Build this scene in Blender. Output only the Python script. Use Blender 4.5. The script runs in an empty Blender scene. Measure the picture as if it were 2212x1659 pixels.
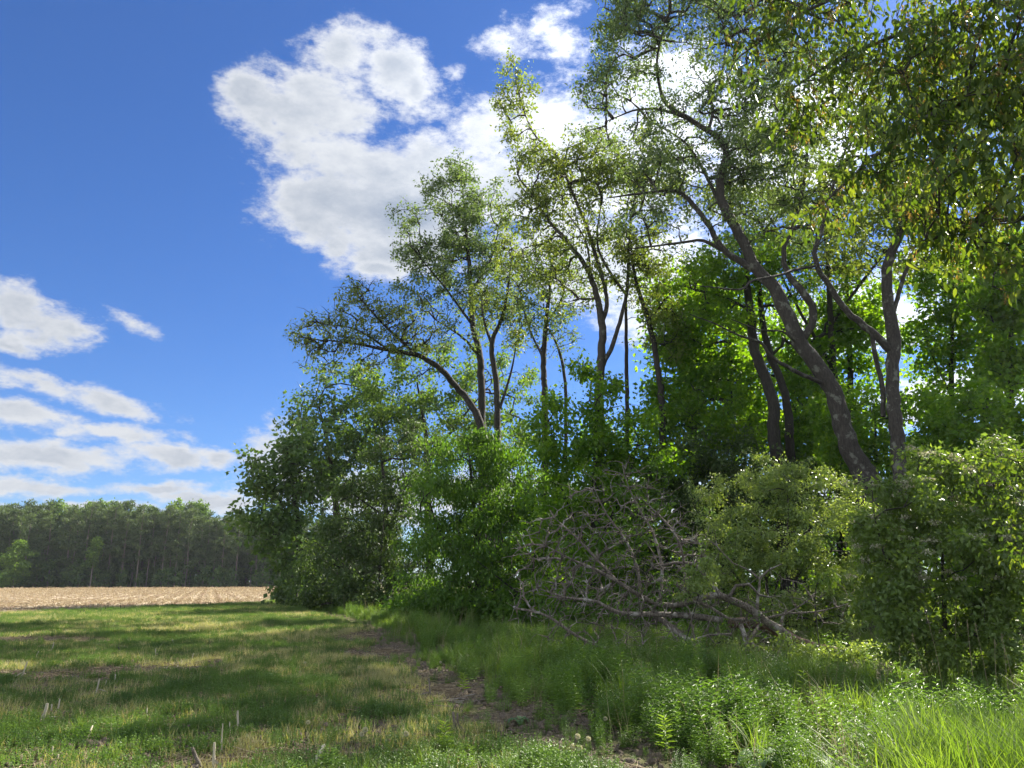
import bpy, math, random
import numpy as np
from mathutils import Vector

SC = bpy.context.scene
COL = SC.collection
R = math.radians
random.seed(7)
rng = np.random.default_rng(7)

# ------------------------------------------------------------------ camera
EYE = 1.6
FPX = 1620.0                     # focal length for a frame 2212 wide
PITCH = R(14.7)
cam = bpy.data.cameras.new('camera')
cam.sensor_width = 36.0
cam.lens = 36.0 * FPX / 2212.0
cam.clip_start = 0.05
cam.clip_end = 6000
camo = bpy.data.objects.new('camera', cam)
COL.objects.link(camo)
camo.location = (0, 0, EYE)
camo.rotation_euler = (R(90) + PITCH, 0, 0)
SC.camera = camo

def ray(px, py):
    x = (px - 1106.0) / FPX
    u = (829.5 - py) / FPX
    return np.array([x, math.cos(PITCH) - math.sin(PITCH) * u, math.sin(PITCH) + math.cos(PITCH) * u])

def P(px, py, d):
    """point of the place seen at photo position (px, py), d metres ahead"""
    v = ray(px, py)
    return np.array([0, 0, EYE]) + v * (d / v[1])

def G(px, py):
    v = ray(px, py)
    return np.array([0, 0, EYE]) + v * (EYE / -v[2])

# ------------------------------------------------------------------ light
SUN_AZ, SUN_EL = 47.0, 40.0
sun = bpy.data.lights.new('sun', 'SUN')
sun.energy = 5.0
sun.angle = R(0.5)
sun.color = (1.0, 0.93, 0.8)
suno = bpy.data.objects.new('sun', sun)
COL.objects.link(suno)
sd = Vector((math.sin(R(SUN_AZ)) * math.cos(R(SUN_EL)), math.cos(R(SUN_AZ)) * math.cos(R(SUN_EL)), math.sin(R(SUN_EL))))
suno.rotation_euler = sd.to_track_quat('Z', 'Y').to_euler()
suno.location = (30, 30, 40)

SC.view_settings.view_transform = 'Standard'
SC.view_settings.look = 'None'
SC.view_settings.exposure = 1.38
SC.view_settings.gamma = 1.0
SC.view_settings.use_curve_mapping = False
SC.render.filter_size = 1.2
SC.cycles.max_bounces = 8
SC.cycles.diffuse_bounces = 4
SC.cycles.glossy_bounces = 2
SC.cycles.transmission_bounces = 4
SC.cycles.sample_clamp_indirect = 4.0
SC.cycles.caustics_reflective = False
SC.cycles.caustics_refractive = False

class NT:
    def __init__(s, tree):
        s.t = tree
    def n(s, typ, **kw):
        nd = s.t.nodes.new(typ)
        for k, v in kw.items():
            if k.startswith('i_'):
                nd.inputs[k[2:].replace('_', ' ')].default_value = v
            else:
                setattr(nd, k, v)
        return nd
    def link(s, a, b):
        s.t.links.new(a, b)
    def math(s, op, a, b=None, c=None, clamp=False):
        nd = s.t.nodes.new('ShaderNodeMath')
        nd.operation = op
        nd.use_clamp = clamp
        for i, v in enumerate((a, b, c)):
            if v is None:
                continue
            if isinstance(v, (int, float)):
                nd.inputs[i].default_value = v
            else:
                s.t.links.new(v, nd.inputs[i])
        return nd.outputs[0]
    def noise(s, vec, scale, detail=4.0, rough=0.55, dist=0.0):
        nd = s.t.nodes.new('ShaderNodeTexNoise')
        nd.inputs['Scale'].default_value = scale
        nd.inputs['Detail'].default_value = detail
        nd.inputs['Roughness'].default_value = rough
        nd.inputs['Distortion'].default_value = dist
        if vec is not None:
            s.t.links.new(vec, nd.inputs['Vector'])
        return nd
    def ramp(s, fac, stops):
        nd = s.t.nodes.new('ShaderNodeValToRGB')
        el = nd.color_ramp.elements
        while len(el) < len(stops):
            el.new(0.5)
        for e, (p, c) in zip(el, stops):
            e.position = p
            e.color = (c[0], c[1], c[2], 1.0) if hasattr(c, '__len__') else (c, c, c, 1.0)
        s.t.links.new(fac, nd.inputs[0])
        return nd.outputs[0]
    def mix(s, fac, a, b, mode='MIX'):
        nd = s.t.nodes.new('ShaderNodeMix')
        nd.data_type = 'RGBA'
        nd.blend_type = mode
        for sock, v in ((nd.inputs[0], fac), (nd.inputs[6], a), (nd.inputs[7], b)):
            if isinstance(v, (int, float)):
                sock.default_value = v
            elif isinstance(v, tuple):
                sock.default_value = (v[0], v[1], v[2], 1.0)
            else:
                s.t.links.new(v, sock)
        return nd.outputs[2]
    def smooth(s, v, lo, hi):
        nd = s.t.nodes.new('ShaderNodeMapRange')
        nd.interpolation_type = 'SMOOTHSTEP'
        nd.inputs['From Min'].default_value = lo
        nd.inputs['From Max'].default_value = hi
        s.t.links.new(v, nd.inputs['Value'])
        return nd.outputs[0]

# ------------------------------------------------------------------ sky with clouds
world = bpy.data.worlds.new('World')
SC.world = world
world.use_nodes = True
world.cycles.sampling_method = 'MANUAL'
world.cycles.sample_map_resolution = 512
world.node_tree.nodes.clear()
w = NT(world.node_tree)
sky = w.n('ShaderNodeTexSky')
sky.sky_type = 'NISHITA'
sky.sun_disc = False
sky.sun_elevation = R(SUN_EL)
sky.sun_rotation = R(SUN_AZ)
sky.altitude = 200
sky.air_density = 1.0
sky.dust_density = 0.25
sky.ozone_density = 3.0
tc = w.n('ShaderNodeTexCoord')
sep = w.n('ShaderNodeSeparateXYZ')
w.link(tc.outputs['Generated'], sep.inputs[0])
az = w.math('ARCTAN2', sep.outputs[0], sep.outputs[1])
el = w.math('ARCSINE', sep.outputs[2])
uv = w.n('ShaderNodeCombineXYZ')
w.link(az, uv.inputs[0])
w.link(el, uv.inputs[1])
# noise fields, in direction space, a little flattened
fl = w.n('ShaderNodeVectorMath', operation='MULTIPLY')
fl.inputs[1].default_value = (1, 1, 2.0)
w.link(tc.outputs['Generated'], fl.inputs[0])
warp = w.noise(fl.outputs[0], 6.0, 5.0, 0.62)
wv = w.n('ShaderNodeVectorMath', operation='SUBTRACT')
wv.inputs[1].default_value = (0.5, 0.5, 0.5)
w.link(warp.outputs['Color'], wv.inputs[0])
ws = w.n('ShaderNodeVectorMath', operation='MULTIPLY')
ws.inputs[1].default_value = (0.11, 0.07, 0.0)
w.link(wv.outputs[0], ws.inputs[0])
uvw = w.n('ShaderNodeVectorMath', operation='ADD')
w.link(uv.outputs[0], uvw.inputs[0])
w.link(ws.outputs[0], uvw.inputs[1])

def azel(px, py):
    v = ray(px, py)
    return math.atan2(v[0], v[1]), math.asin(v[2] / np.linalg.norm(v))

clouds = [  # px, py, rx, ry, tilt, weight
    (545, 200, 66, 62, 0, 1.1), (620, 255, 95, 68, 10, 1.2), (705, 225, 120, 72, -12, 1.25), (725, 120, 62, 52, 0, .8),
    (800, 85, 60, 24, 0, .4), (860, 150, 75, 62, 0, .9), (905, 190, 45, 45, 0, .7), (640, 320, 90, 50, 35, 1),
    (720, 330, 130, 95, 0, 1.3), (700, 440, 120, 95, 0, 1.3), (840, 360, 150, 75, 10, 1.5), (740, 520, 55, 62, 20, 1),
    (870, 470, 150, 120, 0, 2.0), (940, 330, 110, 55, 0, 1), (835, 590, 58, 26, 8, .9), (1010, 390, 160, 100, 0, 1.3),
    (1060, 270, 70, 90, 0, 1.1), (980, 370, 90, 60, 0, 1.3), (1190, 280, 120, 120, 0, 1.2), (1330, 360, 210, 130, 0, 1.3), (1440, 170, 110, 80, 0, 1),
    (1180, 60, 80, 20, -25, .33), (1080, 85, 55, 24, 0, .4), (1210, 100, 50, 26, 0, .45), (985, 150, 20, 20, 0, .35),
    (1260, 560, 260, 90, 0, 1), (1420, 640, 140, 90, 0, .8), (1700, 300, 200, 160, 0, .9), (1850, 700, 260, 60, 0, .8),
    (2080, 870, 260, 50, 0, 1), (2100, 600, 160, 90, 0, .8),
    (20, 660, 90, 50, 0, 1), (90, 690, 100, 52, 12, 1), (150, 700, 45, 26, 0, .6), (30, 735, 100, 20, 0, .8),
    (110, 822, 150, 24, 8, .9), (245, 862, 100, 27, 16, .9), (40, 885, 130, 30, 5, .9), (260, 938, 115, 22, 0, .95),
    (90, 988, 220, 26, 2, 1.0), (370, 990, 95, 22, 8, .9), (470, 1000, 50, 18, 0, .8), (560, 1005, 36, 28, 0, .6),
    (60, 1046, 220, 20, 0, 1), (330, 1052, 130, 16, 0, 1), (460, 1078, 160, 19, 4, 1), (190, 1096, 170, 13, 0, 1), (20, 1098, 60, 9, 0, .9),
    (440, 1116, 160, 8, 0, .85), (20, 1128, 160, 10, 0, .85), (560, 1138, 200, 8, 0, .8), (285, 687, 26, 9, 15, .25), (600, 990, 60, 60, 0, .7), (900, 1060, 300, 60, 0, .8),
    (1400, 1080, 500, 50, 0, .8), (2000, 1080, 500, 50, 0, .9),
]
dens = None
suv = w.n('ShaderNodeSeparateXYZ')
w.link(uvw.outputs[0], suv.inputs[0])
def blob_node(u0, v0, ru, rv, tilt, wt):
    global dens
    mp = w.n('ShaderNodeMapping')
    mp.vector_type = 'TEXTURE'
    mp.inputs['Location'].default_value = (u0, v0, 0)
    mp.inputs['Rotation'].default_value = (0, 0, -R(tilt))
    mp.inputs['Scale'].default_value = (ru, rv, 1e7)
    cb = w.n('ShaderNodeCombineXYZ')       # third axis only chains the evaluation order
    w.link(suv.outputs[0], cb.inputs[0])
    w.link(suv.outputs[1], cb.inputs[1])
    if dens is not None:
        w.link(dens, cb.inputs[2])
    w.link(cb.outputs[0], mp.inputs[0])
    ln = w.n('ShaderNodeVectorMath', operation='LENGTH')
    w.link(mp.outputs[0], ln.inputs[0])
    v = w.math('MULTIPLY_ADD', ln.outputs['Value'], -wt, wt)
    if dens is None:
        dens = v
    else:
        dens = w.math('SMOOTH_MAX', dens, v, 0.2)
for (px, py, rx, ry, tl, wt) in clouds:
    u0, v0 = azel(px, py)
    ua, _ = azel(px - rx, py)
    ub, _ = azel(px + rx, py)
    _, va = azel(px, py + ry)
    _, vb = azel(px, py - ry)
    blob_node(u0, v0, abs(ub - ua) / 2 * 1.12, abs(vb - va) / 2 * 1.12, tl, wt)
# unseen clouds all round beyond those above, cover raised to fill the shade
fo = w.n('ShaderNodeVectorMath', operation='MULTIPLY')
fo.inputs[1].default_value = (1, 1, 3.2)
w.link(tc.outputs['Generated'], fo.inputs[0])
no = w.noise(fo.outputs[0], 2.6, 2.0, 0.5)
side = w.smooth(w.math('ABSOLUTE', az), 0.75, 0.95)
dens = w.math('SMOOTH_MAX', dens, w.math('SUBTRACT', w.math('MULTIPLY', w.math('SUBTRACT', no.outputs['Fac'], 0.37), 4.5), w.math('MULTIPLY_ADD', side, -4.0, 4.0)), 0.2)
n1 = w.noise(fl.outputs[0], 8.0, 7.0, 0.68)
n2 = w.noise(fl.outputs[0], 40.0, 5.0, 0.7)
nz = w.math('MULTIPLY_ADD', n1.outputs['Fac'], 2.2, -0.95)
nz2 = w.math('MULTIPLY_ADD', n2.outputs['Fac'], 1.3, -0.6)
dn = w.math('ADD', w.math('ADD', dens, nz), nz2)
alpha = w.smooth(dn, -0.04, 0.8)
dcl = w.math('MINIMUM', dens, 0.65)
thick = w.math('ADD', w.math('MULTIPLY', w.smooth(w.math('MULTIPLY_ADD', nz, 0.8, dcl), 0.35, 1.1), 0.75), w.math('MULTIPLY', w.smooth(dens, 0.9, 1.8), 0.5), clamp=True)
tn = w.noise(fl.outputs[0], 4.5, 7.0, 0.62)
thick2 = w.math('MULTIPLY', thick, w.smooth(tn.outputs['Fac'], 0.25, 0.55), clamp=True)
ccol = w.mix(thick2, (0.82, 0.85, 0.90), (0.38, 0.45, 0.57))
bg1 = w.n('ShaderNodeBackground')
bg1.inputs['Strength'].default_value = 0.054
hs = w.n('ShaderNodeHueSaturation')
hs.inputs['Saturation'].default_value = 1.12
w.link(sky.outputs[0], hs.inputs['Color'])
w.link(w.mix(1.0, hs.outputs[0], (0.60, 0.78, 1.12), 'MULTIPLY'), bg1.inputs['Color'])
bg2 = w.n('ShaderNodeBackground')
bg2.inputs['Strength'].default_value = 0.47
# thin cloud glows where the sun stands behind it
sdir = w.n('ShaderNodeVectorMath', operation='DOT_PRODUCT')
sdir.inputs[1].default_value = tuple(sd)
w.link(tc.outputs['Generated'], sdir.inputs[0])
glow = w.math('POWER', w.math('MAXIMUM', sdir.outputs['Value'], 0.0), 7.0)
front = w.math('MULTIPLY', w.math('MAXIMUM', w.math('MULTIPLY', sdir.outputs['Value'], -1.0), 0.0), 1.0)   # extra brightness added to unseen clouds opposite the sun, lifting the shade
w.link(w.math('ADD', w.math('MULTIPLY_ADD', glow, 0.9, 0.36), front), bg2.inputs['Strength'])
w.link(ccol, bg2.inputs['Color'])
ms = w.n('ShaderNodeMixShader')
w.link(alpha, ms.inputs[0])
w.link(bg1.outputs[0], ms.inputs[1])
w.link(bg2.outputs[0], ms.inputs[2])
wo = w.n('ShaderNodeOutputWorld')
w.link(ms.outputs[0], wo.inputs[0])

# ------------------------------------------------------------------ materials
def new_mat(name):
    m = bpy.data.materials.new(name)
    m.use_nodes = True
    m.node_tree.nodes.clear()
    return m, NT(m.node_tree)

def leaf_mat(name, dark, mid, light, trans=0.45, tcol=(1.55, 1.5, 0.55), rough=0.5, spec=0.35):
    def adj(c):
        l = .3 * c[0] + .6 * c[1] + .1 * c[2]
        k = 1.6 if 'grass' in name or 'weed' in name else 1.38
        return (k * (.95 * c[0] + .05 * l), k * (.95 * c[1] + .05 * l), k * c[2])
    if name not in ('dry_straw', 'cream_blossom', 'pine_needles', 'bleached_stalk'):
        dark, mid, light = adj(dark), adj(mid), adj(light)
    m, t = new_mat(name)
    at = t.n('ShaderNodeAttribute', attribute_name='tint')
    fac = at.outputs['Fac']
    if name in ('grass_blade', 'tall_grass_blade', 'weed_leaf'):
        ge = t.n('ShaderNodeNewGeometry')
        pnn = t.noise(ge.outputs['Position'], .9, 5, .6)
        fac = t.math('ADD', t.math('MULTIPLY', fac, .6), t.math('MULTIPLY_ADD', pnn.outputs['Fac'], 2.2, -.9), clamp=True)
    c = t.ramp(fac, [(0.0, dark), (0.5, mid), (1.0, light)])
    pr = t.n('ShaderNodeBsdfPrincipled')
    pr.inputs['Roughness'].default_value = rough
    pr.inputs['Specular IOR Level'].default_value = spec
    t.link(c, pr.inputs['Base Color'])
    tr = t.n('ShaderNodeBsdfTranslucent')
    tcn = t.mix(1.0, c, tcol, 'MULTIPLY')
    t.link(tcn, tr.inputs['Color'])
    mx = t.n('ShaderNodeMixShader')
    mx.inputs[0].default_value = trans
    t.link(pr.outputs[0], mx.inputs[1])
    t.link(tr.outputs[0], mx.inputs[2])
    o = t.n('ShaderNodeOutputMaterial')
    t.link(mx.outputs[0], o.inputs[0])
    return m

def bark_mat(name, a, b, lichen=None, scale=1.0, lf=0.62):
    m, t = new_mat(name)
    tc = t.n('ShaderNodeTexCoord')
    mp = t.n('ShaderNodeMapping')
    mp.inputs['Scale'].default_value = (scale, scale, scale * 0.22)
    t.link(tc.outputs['Object'], mp.inputs[0])
    n = t.noise(mp.outputs[0], 22, 6, 0.65, 0.6)
    n2 = t.noise(tc.outputs['Object'], 3.0, 5, 0.6)
    c = t.ramp(n.outputs['Fac'], [(0.32, a), (0.68, b)])
    if lichen:
        c = t.mix(t.smooth(n2.outputs['Fac'], lf - .06, lf + .04), c, lichen)
    pr = t.n('ShaderNodeBsdfPrincipled')
    pr.inputs['Roughness'].default_value = 0.85
    t.link(c, pr.inputs['Base Color'])
    bp = t.n('ShaderNodeBump')
    bp.inputs['Strength'].default_value = 0.9
    bp.inputs['Distance'].default_value = 0.06
    t.link(n.outputs['Fac'], bp.inputs['Height'])
    t.link(bp.outputs[0], pr.inputs['Normal'])
    o = t.n('ShaderNodeOutputMaterial')
    t.link(pr.outputs[0], o.inputs[0])
    return m

M = {}
M['leaf_grey'] = leaf_mat('willow_leaf', (.05, .08, .04), (.085, .13, .06), (.14, .185, .085), .46, (1.6, 1.65, .6))
M['leaf_olive'] = leaf_mat('olive_leaf', (.055, .085, .028), (.10, .14, .04), (.17, .19, .06), .5, (1.8, 1.8, .5))
M['leaf_maple'] = leaf_mat('maple_leaf', (.036, .085, .015), (.068, .14, .022), (.13, .20, .035), .6, (2.5, 2.4, .3))
M['leaf_far'] = leaf_mat('far_maple_leaf', (.04, .075, .03), (.065, .115, .04), (.11, .17, .055), .45, (1.5, 1.6, .5))
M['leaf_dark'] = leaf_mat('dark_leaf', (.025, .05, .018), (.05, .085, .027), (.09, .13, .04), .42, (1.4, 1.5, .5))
M['leaf_shrub'] = leaf_mat('shrub_leaf', (.045, .08, .022), (.085, .135, .035), (.15, .21, .06), .46, (1.8, 1.8, .5), .38, .5)
M['leaf_elder'] = leaf_mat('boxelder_leaf', (.035, .075, .015), (.055, .12, .02), (.09, .16, .03), .5, (1.8, 1.8, .4))
M['leaf_near'] = leaf_mat('near_boxelder_leaf', (.02, .045, .012), (.05, .09, .02), (.14, .175, .04), .48, (1.9, 1.8, .4))
M['leaf_honey'] = leaf_mat('honeysuckle_leaf', (.07, .12, .035), (.13, .19, .06), (.22, .28, .11), .46, (1.7, 1.6, .5), .36, .6)
M['samara'] = leaf_mat('samara_seed', (.10, .06, .025), (.17, .12, .045), (.26, .21, .08), .5, (1.6, 1.4, .6))
M['cream'] = leaf_mat('cream_blossom', (.25, .24, .15), (.42, .40, .28), (.6, .58, .45), .35, (1.2, 1.2, .9))
M['bronze'] = leaf_mat('young_bronze_leaf', (.09, .06, .025), (.13, .1, .035), (.18, .15, .05), .45, (1.6, 1.3, .5))
M['grass'] = leaf_mat('grass_blade', (.155, .165, .085), (.25, .24, .13), (.39, .34, .20), .42, (1.4, 1.4, .5))
M['tallgrass'] = leaf_mat('tall_grass_blade', (.05, .09, .02), (.085, .135, .03), (.15, .205, .05), .46, (1.5, 1.6, .4))
M['weed'] = leaf_mat('weed_leaf', (.04, .085, .02), (.075, .135, .03), (.13, .2, .05), .42, (1.4, 1.5, .5), .42, .5)
M['burdock'] = leaf_mat('burdock_leaf', (.06, .11, .05), (.1, .17, .07), (.16, .24, .11), .35, (1.3, 1.4, .6))
M['straw'] = leaf_mat('dry_straw', (.2, .15, .09), (.34, .27, .17), (.5, .42, .28), .2, (1.1, 1.0, .8), .7, .2)
M['stalk'] = leaf_mat('bleached_stalk', (.30, .26, .18), (.45, .40, .30), (.60, .55, .43), .1, (1.1, 1.0, .8), .7, .2)
M['pine'] = leaf_mat('pine_needles', (.055, .09, .045), (.09, .135, .06), (.14, .20, .08), .35, (1.3, 1.3, .6), .6, .3)
M['farleaf'] = leaf_mat('distant_leaf', (.04, .08, .025), (.07, .13, .03), (.12, .19, .04), .5, (1.9, 1.8, .5))
M['bark'] = bark_mat('grey_bark', (.022, .019, .016), (.075, .065, .055), (.13, .135, .11))
M['bark_w'] = bark_mat('mottled_bark', (.02, .017, .014), (.07, .06, .05), (.15, .155, .125), 1.0, .61)
M['bark_d'] = bark_mat('dark_bark', (.014, .012, .010), (.045, .038, .032))
M['bark_dead'] = bark_mat('weathered_wood', (.075, .058, .045), (.32, .275, .23), (.44, .41, .37), 1.6, .6)
M['bark_red'] = bark_mat('bare_red_wood', (.10, .055, .035), (.26, .16, .11), (.10, .10, .05), 1.0, .64)
M['bark_pine'] = bark_mat('pine_bark', (.09, .075, .065), (.22, .19, .17))

# ------------------------------------------------------------------ mesh helpers
def raw_mesh(name, verts, polys_idx, nper, mat=None, tint=None, smooth=False):
    """verts (n,3); polys_idx flat loop indices; nper corner count per polygon (int or array)"""
    me = bpy.data.meshes.new(name)
    nv = len(verts)
    nl = len(polys_idx)
    if np.isscalar(nper):
        npoly = nl // nper
        tot = np.full(npoly, nper, np.int32)
    else:
        tot = np.asarray(nper, np.int32)
        npoly = len(tot)
    start = np.concatenate([[0], np.cumsum(tot)[:-1]]).astype(np.int32) if npoly else np.zeros(0, np.int32)
    me.vertices.add(nv)
    me.vertices.foreach_set('co', np.ascontiguousarray(verts, np.float32).ravel())
    me.loops.add(nl)
    me.loops.foreach_set('vertex_index', np.ascontiguousarray(polys_idx, np.int32))
    me.polygons.add(npoly)
    me.polygons.foreach_set('loop_start', start)
    try:
        me.polygons.foreach_set('loop_total', tot)
    except Exception:
        pass
    if smooth:
        me.polygons.foreach_set('use_smooth', np.ones(npoly, bool))
    if tint is not None:
        a = me.attributes.new('tint', 'FLOAT', 'POINT')
        a.data.foreach_set('value', np.ascontiguousarray(tint, np.float32))
    me.update(calc_edges=True)
    if mat:
        me.materials.append(mat)
    return me

def tag(o, label=None, cat=None, group=None, kind=None):
    for k, v in (('label', label), ('category', cat), ('group', group), ('kind', kind)):
        if v: o[k] = v
    return o

def link_obj(name, me, parent=None, loc=None):
    o = bpy.data.objects.new(name, me)
    COL.objects.link(o)
    if parent is not None: o.parent = parent
    if loc is not None: o.location = loc
    return o

def empty(name, loc, label, cat, group=None):
    o = bpy.data.objects.new(name, None)
    o.empty_display_size = 0.3
    COL.objects.link(o)
    o.location = loc
    return tag(o, label, cat, group)

def norm(v):
    return v / np.maximum(np.linalg.norm(v, axis=-1, keepdims=True), 1e-9)

class Geo:
    """collects pieces of one mesh"""
    def __init__(s):
        s.v, s.f, s.n, s.t, s.c = [], [], [], [], 0
    def add(s, v, f, k, t=None):
        s.v.append(v); s.f.append(np.asarray(f).ravel() + s.c)
        s.n.append(np.full(np.asarray(f).size // k, k))
        s.t.append(np.full(len(v), .5) if t is None else (np.full(len(v), t) if np.isscalar(t) else t))
        s.c += len(v)
    def mesh(s, name, mat, origin=(0, 0, 0), smooth=False):
        if not s.v:
            s.add(np.zeros((3, 3)), [0, 1, 2], 3)
        return raw_mesh(name, np.concatenate(s.v) - np.array(origin), np.concatenate(s.f), np.concatenate(s.n), mat, np.concatenate(s.t), smooth)

def leaves(c, a, n, L, W, fold=0.12, tint=None, detailed=False, droop=0.0):
    """vectorised leaves: base c, direction a, normal n, length L, width W"""
    N = len(c)
    a = norm(a)
    b = norm(np.cross(n, a))
    n = np.cross(a, b)
    L = L[:, None]; W = W[:, None]
    if not detailed:
        v0 = c
        v1 = c + a * L * .42 - b * W * .5 + n * W * fold
        v2 = c + a * L - n * L * droop
        v3 = c + a * L * .42 + b * W * .5 + n * W * fold
        V = np.stack([v0, v1, v2, v3], 1).reshape(-1, 3)
        base = (np.arange(N) * 4)[:, None]
        F = np.concatenate([base + np.array([0, 1, 2]), base + np.array([0, 2, 3])], 1).reshape(-1)
        k = 3; nv = 4
    else:
        v0 = c
        v1 = c + a * L * .25 - b * W * .42 + n * W * fold
        v2 = c + a * L * .62 - b * W * .40 + n * W * fold * .8 - n * L * droop * .4
        v3 = c + a * L - n * L * droop
        v4 = c + a * L * .62 + b * W * .40 + n * W * fold * .8 - n * L * droop * .4
        v5 = c + a * L * .25 + b * W * .42 + n * W * fold
        V = np.stack([v0, v1, v2, v3, v4, v5], 1).reshape(-1, 3)
        base = (np.arange(N) * 6)[:, None]
        F = np.concatenate([base + np.array([0, 1, 2, 3]), base + np.array([0, 3, 4, 5])], 1).reshape(-1)
        k = 4; nv = 6
    T = np.repeat(tint if tint is not None else rng.random(N), nv)
    return V, F, k, T

def segs(p0, p1, r0, r1, k=3):
    """frusta between paired points"""
    d = norm(p1 - p0)
    ref = np.where(np.abs(d[:, 2:3]) > .9, np.array([[1., 0, 0]]), np.array([[0, 0, 1.]]))
    u = norm(np.cross(d, ref)); v = np.cross(d, u)
    N = len(p0)
    an = np.arange(k) * 2 * math.pi / k
    ring = u[:, None] * np.cos(an)[None, :, None] + v[:, None] * np.sin(an)[None, :, None]
    A = p0[:, None] + ring * r0[:, None, None]
    B = p1[:, None] + ring * r1[:, None, None]
    V = np.concatenate([A, B], 1).reshape(-1, 3)
    i = np.arange(k); j = (i + 1) % k
    q = np.stack([i, j, j + k, i + k], 1).reshape(-1)
    F = ((np.arange(N) * 2 * k)[:, None] + q[None]).reshape(-1)
    return V, F

def catmull(pts, step):
    """pts (n,4) xyz r -> resampled"""
    pts = np.asarray(pts, float)
    P0 = np.vstack([2 * pts[0] - pts[1], pts, 2 * pts[-1] - pts[-2]])
    out = []
    for i in range(1, len(P0) - 2):
        a, b, c, d = P0[i - 1:i + 3]
        m = max(1, int(math.ceil(np.linalg.norm((c - b)[:3]) / step)))
        for s in range(m):
            t = s / m
            out.append(.5 * ((2 * b) + (-a + c) * t + (2 * a - 5 * b + 4 * c - d) * t * t + (-a + 3 * b - 3 * c + d) * t ** 3))
    out.append(pts[-1])
    return np.array(out)

def tube(pts, k=10, rough=.08, seed=0, cap=True):
    """swept tube with uneven bark; pts (n,4)"""
    pts = np.asarray(pts); n = len(pts)
    c = pts[:, :3]; r = np.maximum(pts[:, 3], .002)
    d = np.gradient(c, axis=0); d = norm(d)
    u = np.zeros_like(c)
    ref = np.array([1., 0, 0]) if abs(d[0][0]) < .8 else np.array([0, 1., 0])
    u[0] = norm(ref - d[0] * (ref @ d[0]))
    for i in range(1, n):
        x = u[i - 1] - d[i] * (u[i - 1] @ d[i])
        u[i] = norm(x)
    v = np.cross(d, u)
    g = np.random.default_rng(seed)
    an = np.arange(k) * 2 * math.pi / k
    lob = 1 + rough * (np.sin(an[None] * 2 + g.random() * 6 + np.cumsum(g.normal(0, .12, n))[:, None]) + g.normal(0, .45, (n, k)))
    V = c[:, None] + (u[:, None] * np.cos(an)[None, :, None] + v[:, None] * np.sin(an)[None, :, None]) * (r[:, None] * lob)[..., None]
    V = V.reshape(-1, 3)
    i = np.arange(k); j = (i + 1) % k
    q = np.stack([i, j, j + k, i + k], 1)
    F = (np.arange(n - 1)[:, None, None] * k + q[None]).reshape(-1)
    return V, F

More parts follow.
